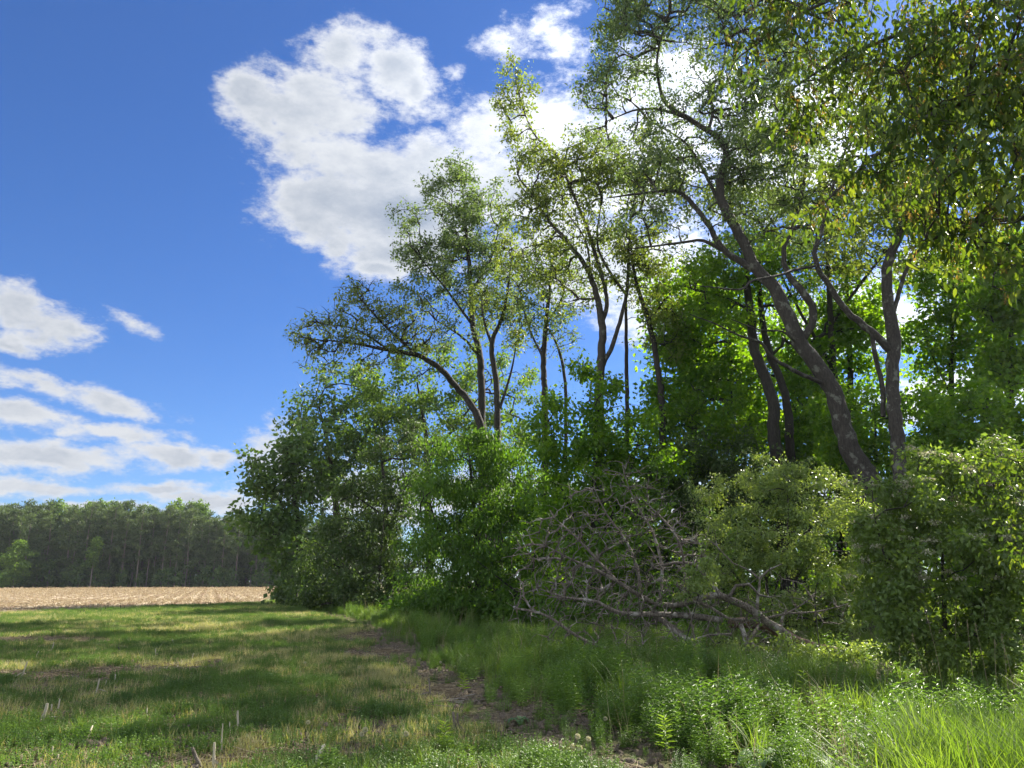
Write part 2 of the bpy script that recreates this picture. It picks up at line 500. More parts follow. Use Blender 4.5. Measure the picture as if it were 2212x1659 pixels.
# ------------------------------------------------------------------ trees
def build_plant(name, label, cat, limbs, blobs, ntips, nleaf, leaf_len, leaf_w, mat, bark, rtip=.008, spread=.2,
                step=.5, jitter=.12, detailed=False, seed=1, part_names=None, droop=.25, upn=.7, base=None, group=None,
                tip_k=3, gap=0.0, extra=None, up_bias=.4, min_z=.15, limb_k=10, clump_tint=.5, down=.2, shell=.5, rmax=.09, flat=.55):
    if nleaf and not detailed and nleaf > 12000: ntips = int(ntips * .8)
    """limbs: list of [(px,py,d,r)...]; blobs: (px,py,rx,ry,d,rd[,weight]) in photo pixels and metres"""
    if rtip >= .0084 and name in ('tall_tree', 'slender_tree', 'leaning_tree', 'leaning_willow', 'forked_tree'):
        ntips = int(ntips * 1.7); jitter *= .8; spread *= .85
    if not detailed and nleaf:
        leaf_len *= 1.45; leaf_w *= 1.45; nleaf = int(nleaf * .86); spread *= .8; rtip *= 1.15
    g = np.random.default_rng(seed)
    L = []
    for li in limbs:
        pts = [np.append(P(a, b, d), r) for (a, b, d, r) in li]
        q = catmull(pts, .3)
        q[1:, :3] += g.normal(0, 1, (len(q) - 1, 3)) * np.minimum(q[1:, 3:4] * .10, .02)
        if li is not limbs[0] and len(limbs) > 1 and cat == 'tree': q[:, 3] *= .86
        L.append(q)
    if base is None:
        base = L[0][0, :3].copy(); base[2] = 0
    base = np.array(base, float)
    root = empty(name, tuple(base), label, cat, group)
    for i, q in enumerate(L):
        if i == 0 and q[0, 2] > 0.05 and q[0, 2] < 6:      # run the trunk down into the ground
            b = q[0].copy(); b[2] = -.2; b[3] *= 1.25
            m_ = q[0].copy(); m_[2] = min(.35, q[0, 2] * .5); m_[3] *= 1.08
            q = np.vstack([b, m_, q]); L[0] = q
        V, F = tube(q, limb_k if q[0, 3] > .05 else 6, .07, seed * 31 + i)
        gm = Geo(); gm.add(V, F, 4)
        nm = 'trunk' if i == 0 else 'limb'
        if part_names: nm = part_names[min(i, len(part_names) - 1)]
        link_obj(nm, gm.mesh(nm, bark, base, True), root)
    # tips
    vol = np.array([(b[2] * b[3]) * max(b[5], .3) * (b[6] if len(b) > 6 else 1) * (b[4] ** 2) for b in blobs], float) ** .8
    cnt = np.maximum(1, (vol / vol.sum() * ntips)).astype(int)
    tips = []
    for b, c in zip(blobs, cnt):
        q = g.normal(0, 1, (c * 3, 3)); q = norm(q) * (g.random((len(q), 1)) ** (1 / (3 + 3 * shell)))
        out_ = g.random((len(q), 1)) < .24; q = np.where(out_, norm(q) * (1 + .5 * g.random((len(q), 1)) ** 1.5) * [1, 1, 1.08], q)
        ph = g.random(9) * 6.3; fr = g.normal(0, 2.6, (3, 3))
        ns = sum(np.sin(q @ fr[i] + ph[i]) for i in range(3))
        o = np.argsort(-ns + g.normal(0, 1.2, len(q)))
        q = q[o[:c]] if gap > 0 else q[:c]
        cen = P(b[0], b[1], b[4]); s = b[4] / FPX * 1.03
        tips.append(cen + q * np.array([b[2] * s, b[5], b[3] * s]))
    tips = np.vstack(tips)
    tips[:, 2] = np.maximum(tips[:, 2], min_z + g.random(len(tips)) * .3)
    S = np.vstack(L)
    own = np.concatenate([np.full(len(q), i) for i, q in enumerate(L)])
    dists = np.array([np.min(np.linalg.norm(S[:, :3] - t, axis=1)) for t in tips])
    tips = tips[np.argsort(dists)]
    cap = len(S) + len(tips) * 16 + 10
    pos = np.zeros((cap, 3)); par = np.full(cap, -1); dirn = np.zeros((cap, 3)); dep = np.zeros(cap)
    n0 = len(S); pos[:n0] = S[:, :3]
    dirn[:n0] = np.vstack([norm(np.gradient(q[:, :3], axis=0)) for q in L])
    thinpen = np.where(S[:, 3] > .12, .25, 0)
    n = n0; tipnodes = []
    for t in tips:
        dv = t - pos[:n]
        ds = np.linalg.norm(dv, axis=1)
        cost = ds + up_bias * np.maximum(0, -dv[:, 2]) + dep[:n] * .12
        cost[:n0] += thinpen * .8
        j = int(np.argmin(cost)); ln = ds[j]
        if ln < .08: continue
        k = min(14, max(2, int(math.ceil(ln / step))))
        a = pos[j]; dd = dv[j] / ln
        ctrl = a + (dd * .55 + dirn[j] * .25 + np.array([0, 0, .18]) * (1 if down >= 0 else -1)) * ln * .6
        pr = j
        for s in range(1, k + 1):
            tt = s / k
            x = (1 - tt) ** 2 * a + 2 * tt * (1 - tt) * ctrl + tt * tt * t
            if s < k: x = x + g.normal(0, jitter * min(1, ln / k), 3)
            pos[n] = x; par[n] = pr; dirn[n] = norm(x - pos[pr]); dep[n] = dep[j] + 1
            pr = n; n += 1
        tipnodes.append(n - 1)
    pos, par, dirn = pos[:n], par[:n], dirn[:n]
    c = np.zeros(n); c[tipnodes] = 1
    for i in range(n - 1, n0 - 1, -1):
        c[par[i]] += c[i]
    rad = np.minimum(rtip * np.maximum(c, 1) ** .5, rmax)
    idx = np.arange(n0, n)
    pr = par[idx]
    r1 = rad[idx]; r0 = np.where(pr >= n0, rad[pr], rad[idx] * 1.15)
    if len(tipnodes): 
        rr = r1.copy(); tm = np.isin(idx, tipnodes); rr[tm] *= .5; r1 = rr
    thick_m = r1 > .022
    gm = Geo()
    for msk, kk in ((~thick_m, 3), (thick_m, 6)):
        if msk.any():
            V, F = segs(pos[pr][msk], pos[idx][msk], r0[msk], r1[msk], kk)
            gm.add(V, F, 4)
    tw = link_obj('twigs', gm.mesh('twigs', bark, base), root)
    tw['kind'] = 'stuff'
    if nleaf:
        tipset = set(tipnodes)
        lastn = np.zeros(n, bool); lastn[tipnodes] = True; lastn[par[np.array(tipnodes)]] = True
        cand = idx[(c[idx] <= tip_k) & (lastn[idx] | (g.random(len(idx)) < .25))]
        wgt = 1.0 / np.maximum(1, dep[cand] * 0 + 1)
        # some twigs carry more leaves than others; leaves sit in small bunches along the twigs
        own_w = (.10 + g.random(n)[np.where(par[cand] >= n0, par[cand], cand)] ** 2.0 * 2.2) * (.4 + g.random(len(cand)))
        own_w /= own_w.sum()
        per = 3 if detailed else 8
        ncl = max(1, nleaf // per); nleaf = ncl * per
        node = cand[g.choice(len(cand), ncl, p=own_w)]
        f = g.random((ncl, 1))
        ctr = pos[node] * f + pos[par[node]] * (1 - f)
        off = g.normal(0, 1, (ncl, 3)) * spread
        off[:, 2] *= flat
        off[:, 2] -= abs(down) * spread
        ctr = ctr + off
        cn = g.normal(0, 1, (ncl, 3)); cn[:, 2] += upn * 1.5; cn = norm(cn)
        ctint = g.random(ncl) * .45 + g.random(n)[node] * .35
        rp = lambda a: np.repeat(a, per, axis=0)
        off = g.normal(0, 1, (nleaf, 3)) * leaf_len * (.7 if not detailed else .6)
        ctr = rp(ctr) + off
        ctr[:, 2] = np.maximum(ctr[:, 2], .05)
        nn = norm(rp(cn) + g.normal(0, .42, (nleaf, 3)))
        aa = g.normal(0, .6, (nleaf, 3)) + norm(off); aa[:, 2] -= droop * 2
        sz = (.5 + .8 * g.random(nleaf))
        tint = np.clip(rp(ctint) + g.random(nleaf) * .25, 0, 1)
        V, F, k, T = leaves(ctr, aa, nn, leaf_len * sz, leaf_w * sz, .14, tint, detailed, .12 if detailed else .08)
        gl = Geo(); gl.add(V, F, k, T)
        cr = link_obj('crown' if cat == 'tree' else 'foliage', gl.mesh('crown', mat, base), root)
        cr['kind'] = 'stuff'
    if extra: extra(root, base, pos, par, idx, c, g)
    return root, pos, par, idx, c, base

# ------------------------------------------------------------------ ground
def height(x, y):
    fade = np.clip((90 - np.hypot(x, y)) / 60, 0.15, 1)
    return (0.025 * np.sin(x * .9 + 1.3 * np.sin(y * .37)) + 0.03 * np.sin(y * .53 + x * .21 + 1) + 0.012 * np.sin(x * 2.7 + y * 1.9)) * fade

def tree_edge(y):      # x of the foot of the wood's edge
    return np.interp(y, [0, 6, 9, 12, 17, 25, 33, 43, 62, 66, 80], [4.6, 3.6, 2.2, .9, -.6, -2.0, -4.6, -9.5, -19.5, -19, -10])

def weeds_edge(y):     # x where the tall weeds begin
    return np.interp(y, [0, 6.5, 8, 10, 13, 18, 26, 34, 45, 62], [2.2, 1.0, .3, -.7, -1.6, -3.0, -5.0, -7.6, -12.5, -20.5])

def field_dist(x, y):
    return (x + 24.9) * (-.91) + (y - 36.5) * .416

def gaxis(a):
    return np.array(a)
xs = np.concatenate([[-900, -600, -350, -250], np.arange(-200, -42, 4.), np.arange(-42, 26, .5), np.arange(26, 60, 4.), [90, 150, 300, 600, 900]])
ys = np.concatenate([[-900, -400, -200, -60, -20, -8], np.arange(-2, 70, .5), np.arange(70, 200, 4.), [210, 240, 300, 500, 900]])
XX, YY = np.meshgrid(xs, ys)
ZZ = height(XX, YY)
V = np.stack([XX, YY, ZZ], -1).reshape(-1, 3)
nx, ny = len(xs), len(ys)
ii, jj = np.meshgrid(np.arange(nx - 1), np.arange(ny - 1))
a0 = (jj * nx + ii).ravel()
F = np.stack([a0, a0 + 1, a0 + 1 + nx, a0 + nx], 1).ravel()

def near_blobs(x, y, spots):
    o = np.zeros_like(x)
    for (cx, cy, rx, ry) in spots:
        o = np.maximum(o, 1 - np.hypot((x - cx) / rx, (y - cy) / ry))
    return o
def gsp(px, py, rx, ry):
    q = G(px, py); return (q[0], q[1], rx, ry)
DIRT = [gsp(815, 1405, 1.15, 2.2), gsp(770, 1378, .8, 2.2), gsp(985, 1495, .62, 1.0), gsp(1070, 1550, .6, .6), gsp(945, 1462, .45, .7),
        gsp(60, 1385, 3.0, 1.6), gsp(330, 1450, 1.6, .6), gsp(110, 1460, 1.6, .6), gsp(640, 1620, .5, .4), gsp(420, 1640, .5, .3)]
fd = field_dist(XX, YY)
field = np.clip(fd / 3 + .5, 0, 1) * (YY > 25) * (XX < np.where(YY < 64, tree_edge(YY) - 1.0, -19.5 - (YY - 64) * .2)) * (YY < 182)
dirt = np.clip(near_blobs(XX, YY, DIRT) * 1.6, 0, 1)
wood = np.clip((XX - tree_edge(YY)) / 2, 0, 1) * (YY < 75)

gm_, t = new_mat('ground_soil_and_turf')
tcg = t.n('ShaderNodeTexCoord')
co = tcg.outputs['Object']
af = t.n('ShaderNodeAttribute', attribute_name='field')
ad = t.n('ShaderNodeAttribute', attribute_name='dirt')
aw = t.n('ShaderNodeAttribute', attribute_name='wood')
nA = t.noise(co, 1.2, 6, .6); nB = t.noise(co, 9, 6, .65); nC = t.noise(co, 45, 4, .7)
grassc = t.ramp(nB.outputs['Fac'], [(.3, (.07, .085, .035)), (.5, (.12, .125, .055)), (.7, (.22, .19, .11))])
dirtc = t.ramp(nC.outputs['Fac'], [(.3, (.085, .068, .042)), (.55, (.19, .155, .10)), (.72, (.36, .31, .20))])
# furrowed field: rows run away towards the pines
sp = t.n('ShaderNodeSeparateXYZ'); t.link(co, sp.inputs[0])
rowc = t.math('ADD', t.math('MULTIPLY', sp.outputs[0], .932), t.math('MULTIPLY', sp.outputs[1], .363))
roww = t.math('ADD', rowc, t.math('MULTIPLY', nA.outputs['Fac'], .5))
wave = t.math('SINE', t.math('MULTIPLY', roww, 2 * math.pi / 1.52))
stretch = t.n('ShaderNodeMapping'); stretch.inputs['Rotation'].default_value = (0, 0, R(-21.3)); stretch.inputs['Scale'].default_value = (1.2, .12, 1)
t.link(co, stretch.inputs[0])
nS = t.noise(stretch.outputs[0], 1.3, 6, .65)
fieldv = t.math('ADD', t.math('MULTIPLY', wave, .17), t.math('ADD', t.math('MULTIPLY', nS.outputs['Fac'], .6), t.math('MULTIPLY', nB.outputs['Fac'], .45)))
fieldc = t.ramp(fieldv, [(.3, (.22, .15, .11)), (.5, (.36, .28, .20)), (.72, (.54, .46, .34))])
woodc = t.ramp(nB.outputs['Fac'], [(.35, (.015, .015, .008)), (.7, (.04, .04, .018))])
fm = t.smooth(t.math('ADD', af.outputs['Fac'], t.math('MULTIPLY_ADD', nA.outputs['Fac'], .8, -.4)), .42, .58)
dm = t.smooth(t.math('ADD', ad.outputs['Fac'], t.math('ADD', t.math('MULTIPLY_ADD', nA.outputs['Fac'], .9, -.45), t.math('MULTIPLY_ADD', nB.outputs['Fac'], 1.2, -.6))), .3, .5)
c = t.mix(dm, grassc, dirtc)
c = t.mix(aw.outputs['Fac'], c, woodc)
c = t.mix(fm, c, fieldc)
pr = t.n('ShaderNodeBsdfPrincipled'); pr.inputs['Roughness'].default_value = .95
pr.inputs['Specular IOR Level'].default_value = .1
t.link(c, pr.inputs['Base Color'])
bp = t.n('ShaderNodeBump'); bp.inputs['Strength'].default_value = .8; bp.inputs['Distance'].default_value = .05
t.link(t.math('ADD', nB.outputs['Fac'], nC.outputs['Fac']), bp.inputs['Height']); t.link(bp.outputs[0], pr.inputs['Normal'])
go_ = t.n('ShaderNodeOutputMaterial'); t.link(pr.outputs[0], go_.inputs[0])
me = raw_mesh('ground', V, F, 4, gm_, None, True)
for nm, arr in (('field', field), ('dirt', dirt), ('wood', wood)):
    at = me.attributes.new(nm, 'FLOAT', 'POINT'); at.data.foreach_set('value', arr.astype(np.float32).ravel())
tag(link_obj('ground', me), 'rough grassy ground running into a tan stubble field', kind='structure')

# ------------------------------------------------------------------ thin air haze round the whole place
hm, ht = new_mat('haze_air')
pv = ht.n('ShaderNodeVolumePrincipled')
pv.inputs['Color'].default_value = (.86, .93, 1.0, 1)
pv.inputs['Density'].default_value = .00016
pv.inputs['Anisotropy'].default_value = .35
ho = ht.n('ShaderNodeOutputMaterial'); ht.link(pv.outputs[0], ho.inputs['Volume'])
hx = np.array([[x, y, z] for z in (-1.2, 42.) for y in (-930., 930.) for x in (-930., 930.)])
hf = np.array([0, 2, 3, 1, 4, 5, 7, 6, 0, 1, 5, 4, 2, 6, 7, 3, 0, 4, 6, 2, 1, 3, 7, 5])
tag(link_obj('haze', raw_mesh('haze', hx, hf, 4, hm)), 'thin pale haze in the air over the field and wood', kind='stuff')

# ------------------------------------------------------------------ the wood's edge, far to near
def plant(*a, **k): return build_plant(*a, **k)

plant('maple_tree', 'dark green spreading maple in tiers at the far left end of the wood', 'tree',
      [[(655, 1295, 52, .3), (648, 1200, 52, .26), (640, 1100, 52, .2), (625, 1000, 52, .1)], [(648, 1200, 52, .12), (600, 1140, 51, .08), (548, 1120, 50, .03)], [(644, 1140, 52, .1), (590, 1060, 51, .06), (560, 1010, 50, .02)]],
      [(575, 1020, 42, 55, 51, 1.6), (545, 1105, 30, 28, 50, 1.0, .8), (590, 1120, 60, 40, 50, 1.8), (625, 1050, 60, 70, 52, 2.2), (660, 1000, 60, 80, 53, 2.2), (640, 1180, 70, 60, 52, 2.4), (640, 1240, 36, 34, 51, 1.4), (665, 1275, 50, 28, 51, 1.4)],
      420, 10000, .25, .18, M['leaf_far'], M['bark_d'], seed=2, spread=.33, droop=.15, upn=1.2, step=1.0, rtip=.012, limb_k=8, jitter=.15)
plant('maple_tree', 'mid green maple with a pointed top just right of the dark tiered maple', 'tree',
      [[(735, 1290, 58, .3), (730, 1150, 58, .25), (715, 1000, 58, .17), (690, 880, 58, .05)], [(728, 1080, 58, .1), (680, 990, 57, .07), (650, 900, 57, .03)]],
      [(660, 890, 32, 45, 57, 1.6), (700, 860, 55, 60, 58, 2), (640, 950, 40, 40, 57, 1.6), (720, 940, 80, 90, 59, 2.4), (780, 860, 50, 70, 60, 2.2), (700, 1040, 80, 80, 58, 2.4), (770, 1000, 70, 100, 59, 2.4)],
      420, 11000, .22, .15, M['leaf_far'], M['bark_d'], seed=3, spread=.34, droop=.15, upn=1.0, step=1.1, rtip=.012, limb_k=8)
plant('rounded_tree', 'broad yellowish green rounded tree behind the leaning bare limb', 'tree',
      [[(930, 1290, 58, .35), (925, 1100, 58, .3), (920, 950, 58, .2), (900, 820, 58, .06)], [(922, 1000, 58, .14), (1000, 900, 58, .1), (1060, 830, 58, .03)], [(924, 980, 58, .14), (850, 900, 58, .1), (800, 850, 58, .03)]],
      [(860, 830, 90, 75, 58, 3), (960, 820, 90, 80, 59, 3), (1060, 850, 85, 75, 60, 3), (820, 920, 90, 80, 58, 3), (930, 930, 120, 90, 58, 3.4), (1080, 940, 80, 80, 60, 3), (960, 1020, 140, 60, 58, 3)],
      620, 26000, .19, .12, M['farleaf'], M['bark_d'], seed=4, spread=.42, step=1.2, rtip=.012, limb_k=8, upn=.8)
plant('bushy_tree', 'dark drooping thicket tree between the maples and the round bright green one', 'tree',
      [[(840, 1300, 44, .22), (838, 1180, 44, .18), (830, 1050, 44, .1), (820, 950, 44, .04)], [(838, 1120, 44, .08), (780, 1080, 43, .05), (740, 1050, 43, .02)]],
      [(790, 1100, 90, 80, 44, 2), (850, 1010, 75, 80, 44, 2), (760, 1190, 90, 70, 43, 2), (860, 1180, 90, 90, 43, 2), (700, 1230, 70, 60, 45, 1.8), (780, 1270, 110, 40, 42, 1.5), (900, 960, 60, 50, 45, 1.6), (660, 1260, 50, 36, 48, 1.5)],
      640, 32000, .15, .07, M['leaf_dark'], M['bark_d'], seed=5, spread=.3, step=.8, rtip=.01, limb_k=8, droop=.5)
plant('leaning_tree', 'sparse tree whose long limb leans left over the maples', 'tree',
      [[(1062, 1300, 40, .26), (1058, 1100, 40, .24), (1040, 930, 40, .21), (1015, 868, 40, .18), (992, 843, 40, .17), (952, 798, 39, .15), (902, 768, 38.5, .13), (842, 757, 38, .10), (767, 743, 38, .06), (707, 735, 38, .03)],
       [(902, 768, 38.5, .10), (857, 728, 38, .08), (817, 689, 38, .06), (777, 645, 38, .03)], [(842, 757, 38, .07), (770, 712, 38, .05), (700, 700, 38, .02)]],
      [(650, 728, 30, 24, 38, .8), (700, 720, 60, 45, 38, 1.4), (690, 780, 40, 26, 38, 1), (780, 690, 70, 55, 38, 1.5), (770, 628, 40, 34, 38, 1), (850, 690, 50, 45, 38, 1.4), (790, 760, 70, 30, 38, 1.2), (900, 720, 60, 45, 38, 1.3)],
      420, 7000, .13, .065, M['leaf_olive'], M['bark_d'], seed=6, spread=.16, step=.6, rtip=.011, droop=.35, clump_tint=.4)
plant('tall_tree', 'tall airy tree with a rounded small-leaved crown standing left of the bare-stemmed ones', 'tree',
      [[(1045, 1300, 42, .28), (1042, 928, 42, .24), (1037, 773, 42, .21), (1022, 704, 42, .18), (1017, 629, 42, .15), (1012, 554, 42, .12), (1003, 450, 42, .07), (995, 360, 42, .02)],
       [(1037, 773, 42, .12), (1000, 730, 41.5, .08), (940, 690, 41, .04)], [(1022, 704, 42, .1), (960, 620, 41.5, .07), (910, 560, 41, .03)], [(1017, 629, 42, .1), (1060, 560, 42, .07), (1080, 480, 42, .03)]],
      [(1000, 365, 35, 32, 42, 1.3), (985, 420, 70, 50, 42, 2), (950, 490, 90, 60, 42, 2.2), (1040, 480, 70, 70, 42, 2), (920, 560, 75, 50, 41.5, 1.8), (1000, 570, 80, 60, 42, 2), (900, 620, 50, 30, 41, 1.4, .6), (970, 650, 70, 50, 41, 1.6, .6), (1060, 610, 50, 70, 42, 1.6, .6), (990, 720, 80, 40, 41, 1.5, .4)],
      720, 25000, .13, .07, M['leaf_grey'], M['bark_d'], seed=7, spread=.26, step=.7, rtip=.010, gap=1)
plant('slender_tree', 'dark twin-stemmed tree close right of the tall rounded-crown one', 'tree',
      [[(1078, 1300, 39, .22), (1075, 928, 39, .18), (1072, 828, 39, .17), (1062, 743, 39, .14), (1082, 694, 39, .11), (1098, 620, 39, .08), (1105, 540, 39, .03)],
       [(1062, 743, 39, .1), (1045, 690, 39, .07), (1040, 640, 39, .03)], [(1074, 900, 39, .09), (1105, 800, 39, .06), (1118, 720, 39, .02)]],
      [(1100, 560, 35, 60, 39, 1.2), (1060, 660, 45, 45, 39, 1.2), (1115, 700, 30, 60, 39, 1)],
      260, 5200, .12, .065, M['leaf_olive'], M['bark_d'], seed=8, spread=.2, step=.6, rtip=.009)
plant('slender_tree', 'thin upright tree with a sparse fan of twigs against the blue', 'tree',
      [[(1180, 1310, 36, .2), (1177, 883, 36, .17), (1174, 803, 36, .15), (1179, 704, 36, .12), (1187, 629, 36, .08), (1192, 570, 36, .03)],
       [(1222, 1000, 36, .1), (1221, 828, 36, .10), (1206, 753, 36, .08), (1180, 700, 36, .05)], [(1176, 780, 36, .08), (1140, 700, 36, .05), (1120, 620, 36, .02)], [(1179, 704, 36, .07), (1215, 640, 36, .04), (1225, 570, 36, .02)]],
      [(1180, 570, 55, 60, 36, 1.3), (1140, 640, 45, 60, 36, 1.2), (1220, 620, 40, 70, 36, 1.2), (1190, 720, 60, 50, 36, 1.2, .5)],
      340, 6500, .11, .06, M['leaf_grey'], M['bark_d'], seed=9, spread=.2, step=.6, rtip=.0085)
plant('tall_tree', 'tall sparse tree with a high wispy top reaching into the white cloud', 'tree',
      [[(1290, 1320, 33, .28), (1294, 900, 33, .22), (1297, 792, 33, .19), (1300, 695, 33, .17), (1277, 599, 33, .13), (1238, 536, 33, .10), (1180, 470, 33, .07), (1150, 420, 33, .03)],
       [(1300, 700, 33, .12), (1310, 640, 33, .11), (1272, 503, 33, .10), (1243, 431, 33, .085), (1200, 335, 33, .06), (1152, 287, 33, .045), (1120, 200, 33, .03), (1112, 140, 33, .01)],
       [(1297, 800, 33, .13), (1325, 740, 33, .12), (1353, 637, 33, .10), (1358, 551, 33, .08), (1363, 479, 33, .06), (1375, 400, 33, .02)],
       [(1353, 637, 33, .08), (1310, 575, 33, .08), (1290, 520, 33, .06), (1300, 430, 33, .03)], [(1277, 599, 33, .07), (1265, 520, 33, .05), (1225, 460, 33, .03)]],
      [(1108, 150, 28, 32, 33, .8), (1105, 215, 55, 50, 33, 1.3, .8), (1130, 300, 40, 40, 33, 1, .7), (1160, 380, 70, 60, 33, 1.6), (1240, 400, 100, 70, 33, 2), (1150, 460, 60, 50, 33, 1.5), (1330, 420, 80, 80, 33, 1.8), (1230, 500, 110, 45, 33, 1.6), (1400, 350, 50, 60, 33, 1.4), (1330, 560, 90, 60, 33, 1.5, .7), (1280, 330, 70, 50, 33, 1.5, .8), (1420, 430, 70, 60, 33, 1.6), (1170, 560, 70, 60, 33, 1.4, .7), (1440, 540, 60, 60, 33, 1.4, .7), (1240, 620, 90, 60, 33, 1.4, .5)],
      1300, 26000, .12, .065, M['leaf_olive'], M['bark'], seed=10, spread=.26, step=.7, rtip=.009, gap=1)
plant('slender_tree', 'dark slim stem leaning left below the wispy-topped tree', 'tree',
      [[(1440, 1320, 33, .18), (1430, 900, 33, .16), (1420, 790, 33, .14), (1401, 695, 33, .12), (1372, 600, 33, .08), (1362, 520, 33, .04)], [(1352, 1100, 34, .13), (1355, 900, 34, .12), (1353, 790, 34, .11), (1352, 640, 34, .08)], [(1401, 695, 33, .06), (1440, 640, 33, .04), (1460, 600, 33, .02)]],
      [(1400, 620, 50, 50, 33, 1.2), (1360, 540, 40, 50, 33, 1), (1440, 700, 50, 60, 33, 1.2)],
      260, 5000, .11, .06, M['leaf_olive'], M['bark_d'], seed=11, spread=.22, step=.6, rtip=.0085)

# sunlit maples deeper in the wood
for i, (lab, tr, bl, sd_) in enumerate([
    ('bright green backlit maple left of the big leaning trunk, behind it',
     [[(1500, 1300, 37, .2), (1498, 950, 37, .18), (1495, 780, 37, .14), (1500, 620, 37, .04)], [(1497, 850, 37, .09), (1440, 740, 37, .06), (1420, 680, 37, .02)]],
     [(1480, 620, 80, 55, 37, 2), (1440, 690, 60, 60, 37, 1.8), (1520, 700, 90, 80, 37, 2.2), (1450, 790, 70, 70, 37, 2), (1540, 800, 90, 80, 38, 2.2), (1500, 890, 120, 60, 37, 2.2), (1600, 880, 80, 80, 38, 2)], 21),
    ('lime green maple filling the gap between the two big trunks', 
     [[(1840, 1300, 36, .2), (1838, 900, 36, .17), (1835, 760, 36, .12), (1830, 600, 36, .04)], [(1838, 880, 36, .09), (1780, 760, 36, .06), (1740, 700, 36, .02)]],
     [(1850, 620, 80, 60, 36, 2), (1780, 700, 60, 60, 36, 2), (1850, 740, 90, 80, 36, 2.2), (1760, 820, 80, 70, 37, 2), (1870, 860, 90, 90, 36, 2.2), (1780, 930, 110, 60, 36, 2), (1680, 740, 60, 80, 38, 2)], 22),
    ('bright green maple right of the mottled forked trunk, sky gaps at its foot',
     [[(2060, 1300, 34, .16), (2058, 950, 34, .14), (2055, 800, 34, .11), (2060, 640, 34, .04)], [(2130, 1200, 34, .1), (2132, 850, 34, .09), (2140, 640, 34, .04)], [(2057, 860, 34, .06), (2010, 760, 34, .04), (1990, 700, 34, .02)]],
     [(2040, 600, 90, 70, 34, 2), (2120, 680, 90, 80, 34, 2), (2020, 740, 80, 80, 34, 2), (2130, 780, 90, 50, 34, 2), (2010, 860, 60, 50, 34, 1.8, .7), (2080, 850, 70, 30, 34, 1.5, .4)], 23),
    ('mid green maple at the right edge of the picture under the overhanging branches',
     [[(2190, 1300, 30, .15), (2186, 950, 30, .13), (2180, 800, 30, .10), (2190, 620, 30, .04)], [(2182, 860, 30, .06), (2230, 760, 30, .04), (2260, 700, 30, .02)]],
     [(2190, 650, 80, 60, 30, 2), (2180, 780, 60, 50, 30, 1.6, .7), (2200, 560, 90, 60, 31, 2)], 24),
    ('yellow-green maple sprays hanging behind the two dark trunks',
     [[(1585, 1300, 34, .12), (1583, 950, 34, .10), (1580, 780, 34, .07), (1570, 640, 34, .03)]],
     [(1560, 660, 90, 50, 34, 1.6), (1480, 740, 70, 50, 34, 1.6), (1570, 800, 90, 50, 34, 1.6), (1460, 860, 70, 50, 34, 1.6), (1740, 780, 60, 60, 34, 1.6), (1850, 700, 60, 60, 34, 1.6)], 27),
    ('deep green maple above the honeysuckle, in the shade behind the leaning trunk',
     [[(1630, 1300, 40, .2), (1632, 1000, 40, .18), (1640, 850, 40, .12), (1645, 700, 40, .04)]],
     [(1640, 700, 90, 70, 40, 2), (1560, 760, 70, 60, 40, 2), (1700, 850, 100, 90, 40, 2.4), (1580, 940, 130, 70, 40, 2.4), (1720, 960, 110, 60, 40, 2.2)], 25)]):
    plant('maple_tree', lab, 'tree', tr, [b_[:5] + (b_[5] * .4,) + b_[6:] for b_ in bl], 520, 13000, .16, .12, M['leaf_maple'], M['bark_d'], seed=sd_, spread=.36, step=.9, rtip=.01, limb_k=8, upn=1.0, droop=.2)

plant('dark_tree', 'pair of dark straight trunks rising behind the leaning tree', 'tree',
      [[(1690, 1090, 31, .36), (1680, 1000, 31, .30), (1671, 930, 31, .27), (1668, 862, 31, .25), (1632, 759, 31, .22), (1620, 671, 31, .19), (1612, 600, 31, .15), (1610, 500, 31, .06)],
       [(1712, 1090, 32, .28), (1706, 958, 32, .24), (1698, 862, 32, .22), (1658, 748, 32, .18), (1643, 652, 32, .15), (1640, 540, 32, .06)], [(1620, 671, 31, .09), (1560, 640, 31, .06), (1500, 625, 30.5, .03)]],
      [(1600, 560, 80, 70, 31, 2), (1680, 600, 70, 70, 32, 2), (1520, 600, 60, 50, 31, 1.6), (1560, 680, 70, 40, 31, 1.5)],
      360, 11000, .12, .08, M['leaf_maple'], M['bark_d'], seed=12, spread=.26, step=.7, rtip=.009)

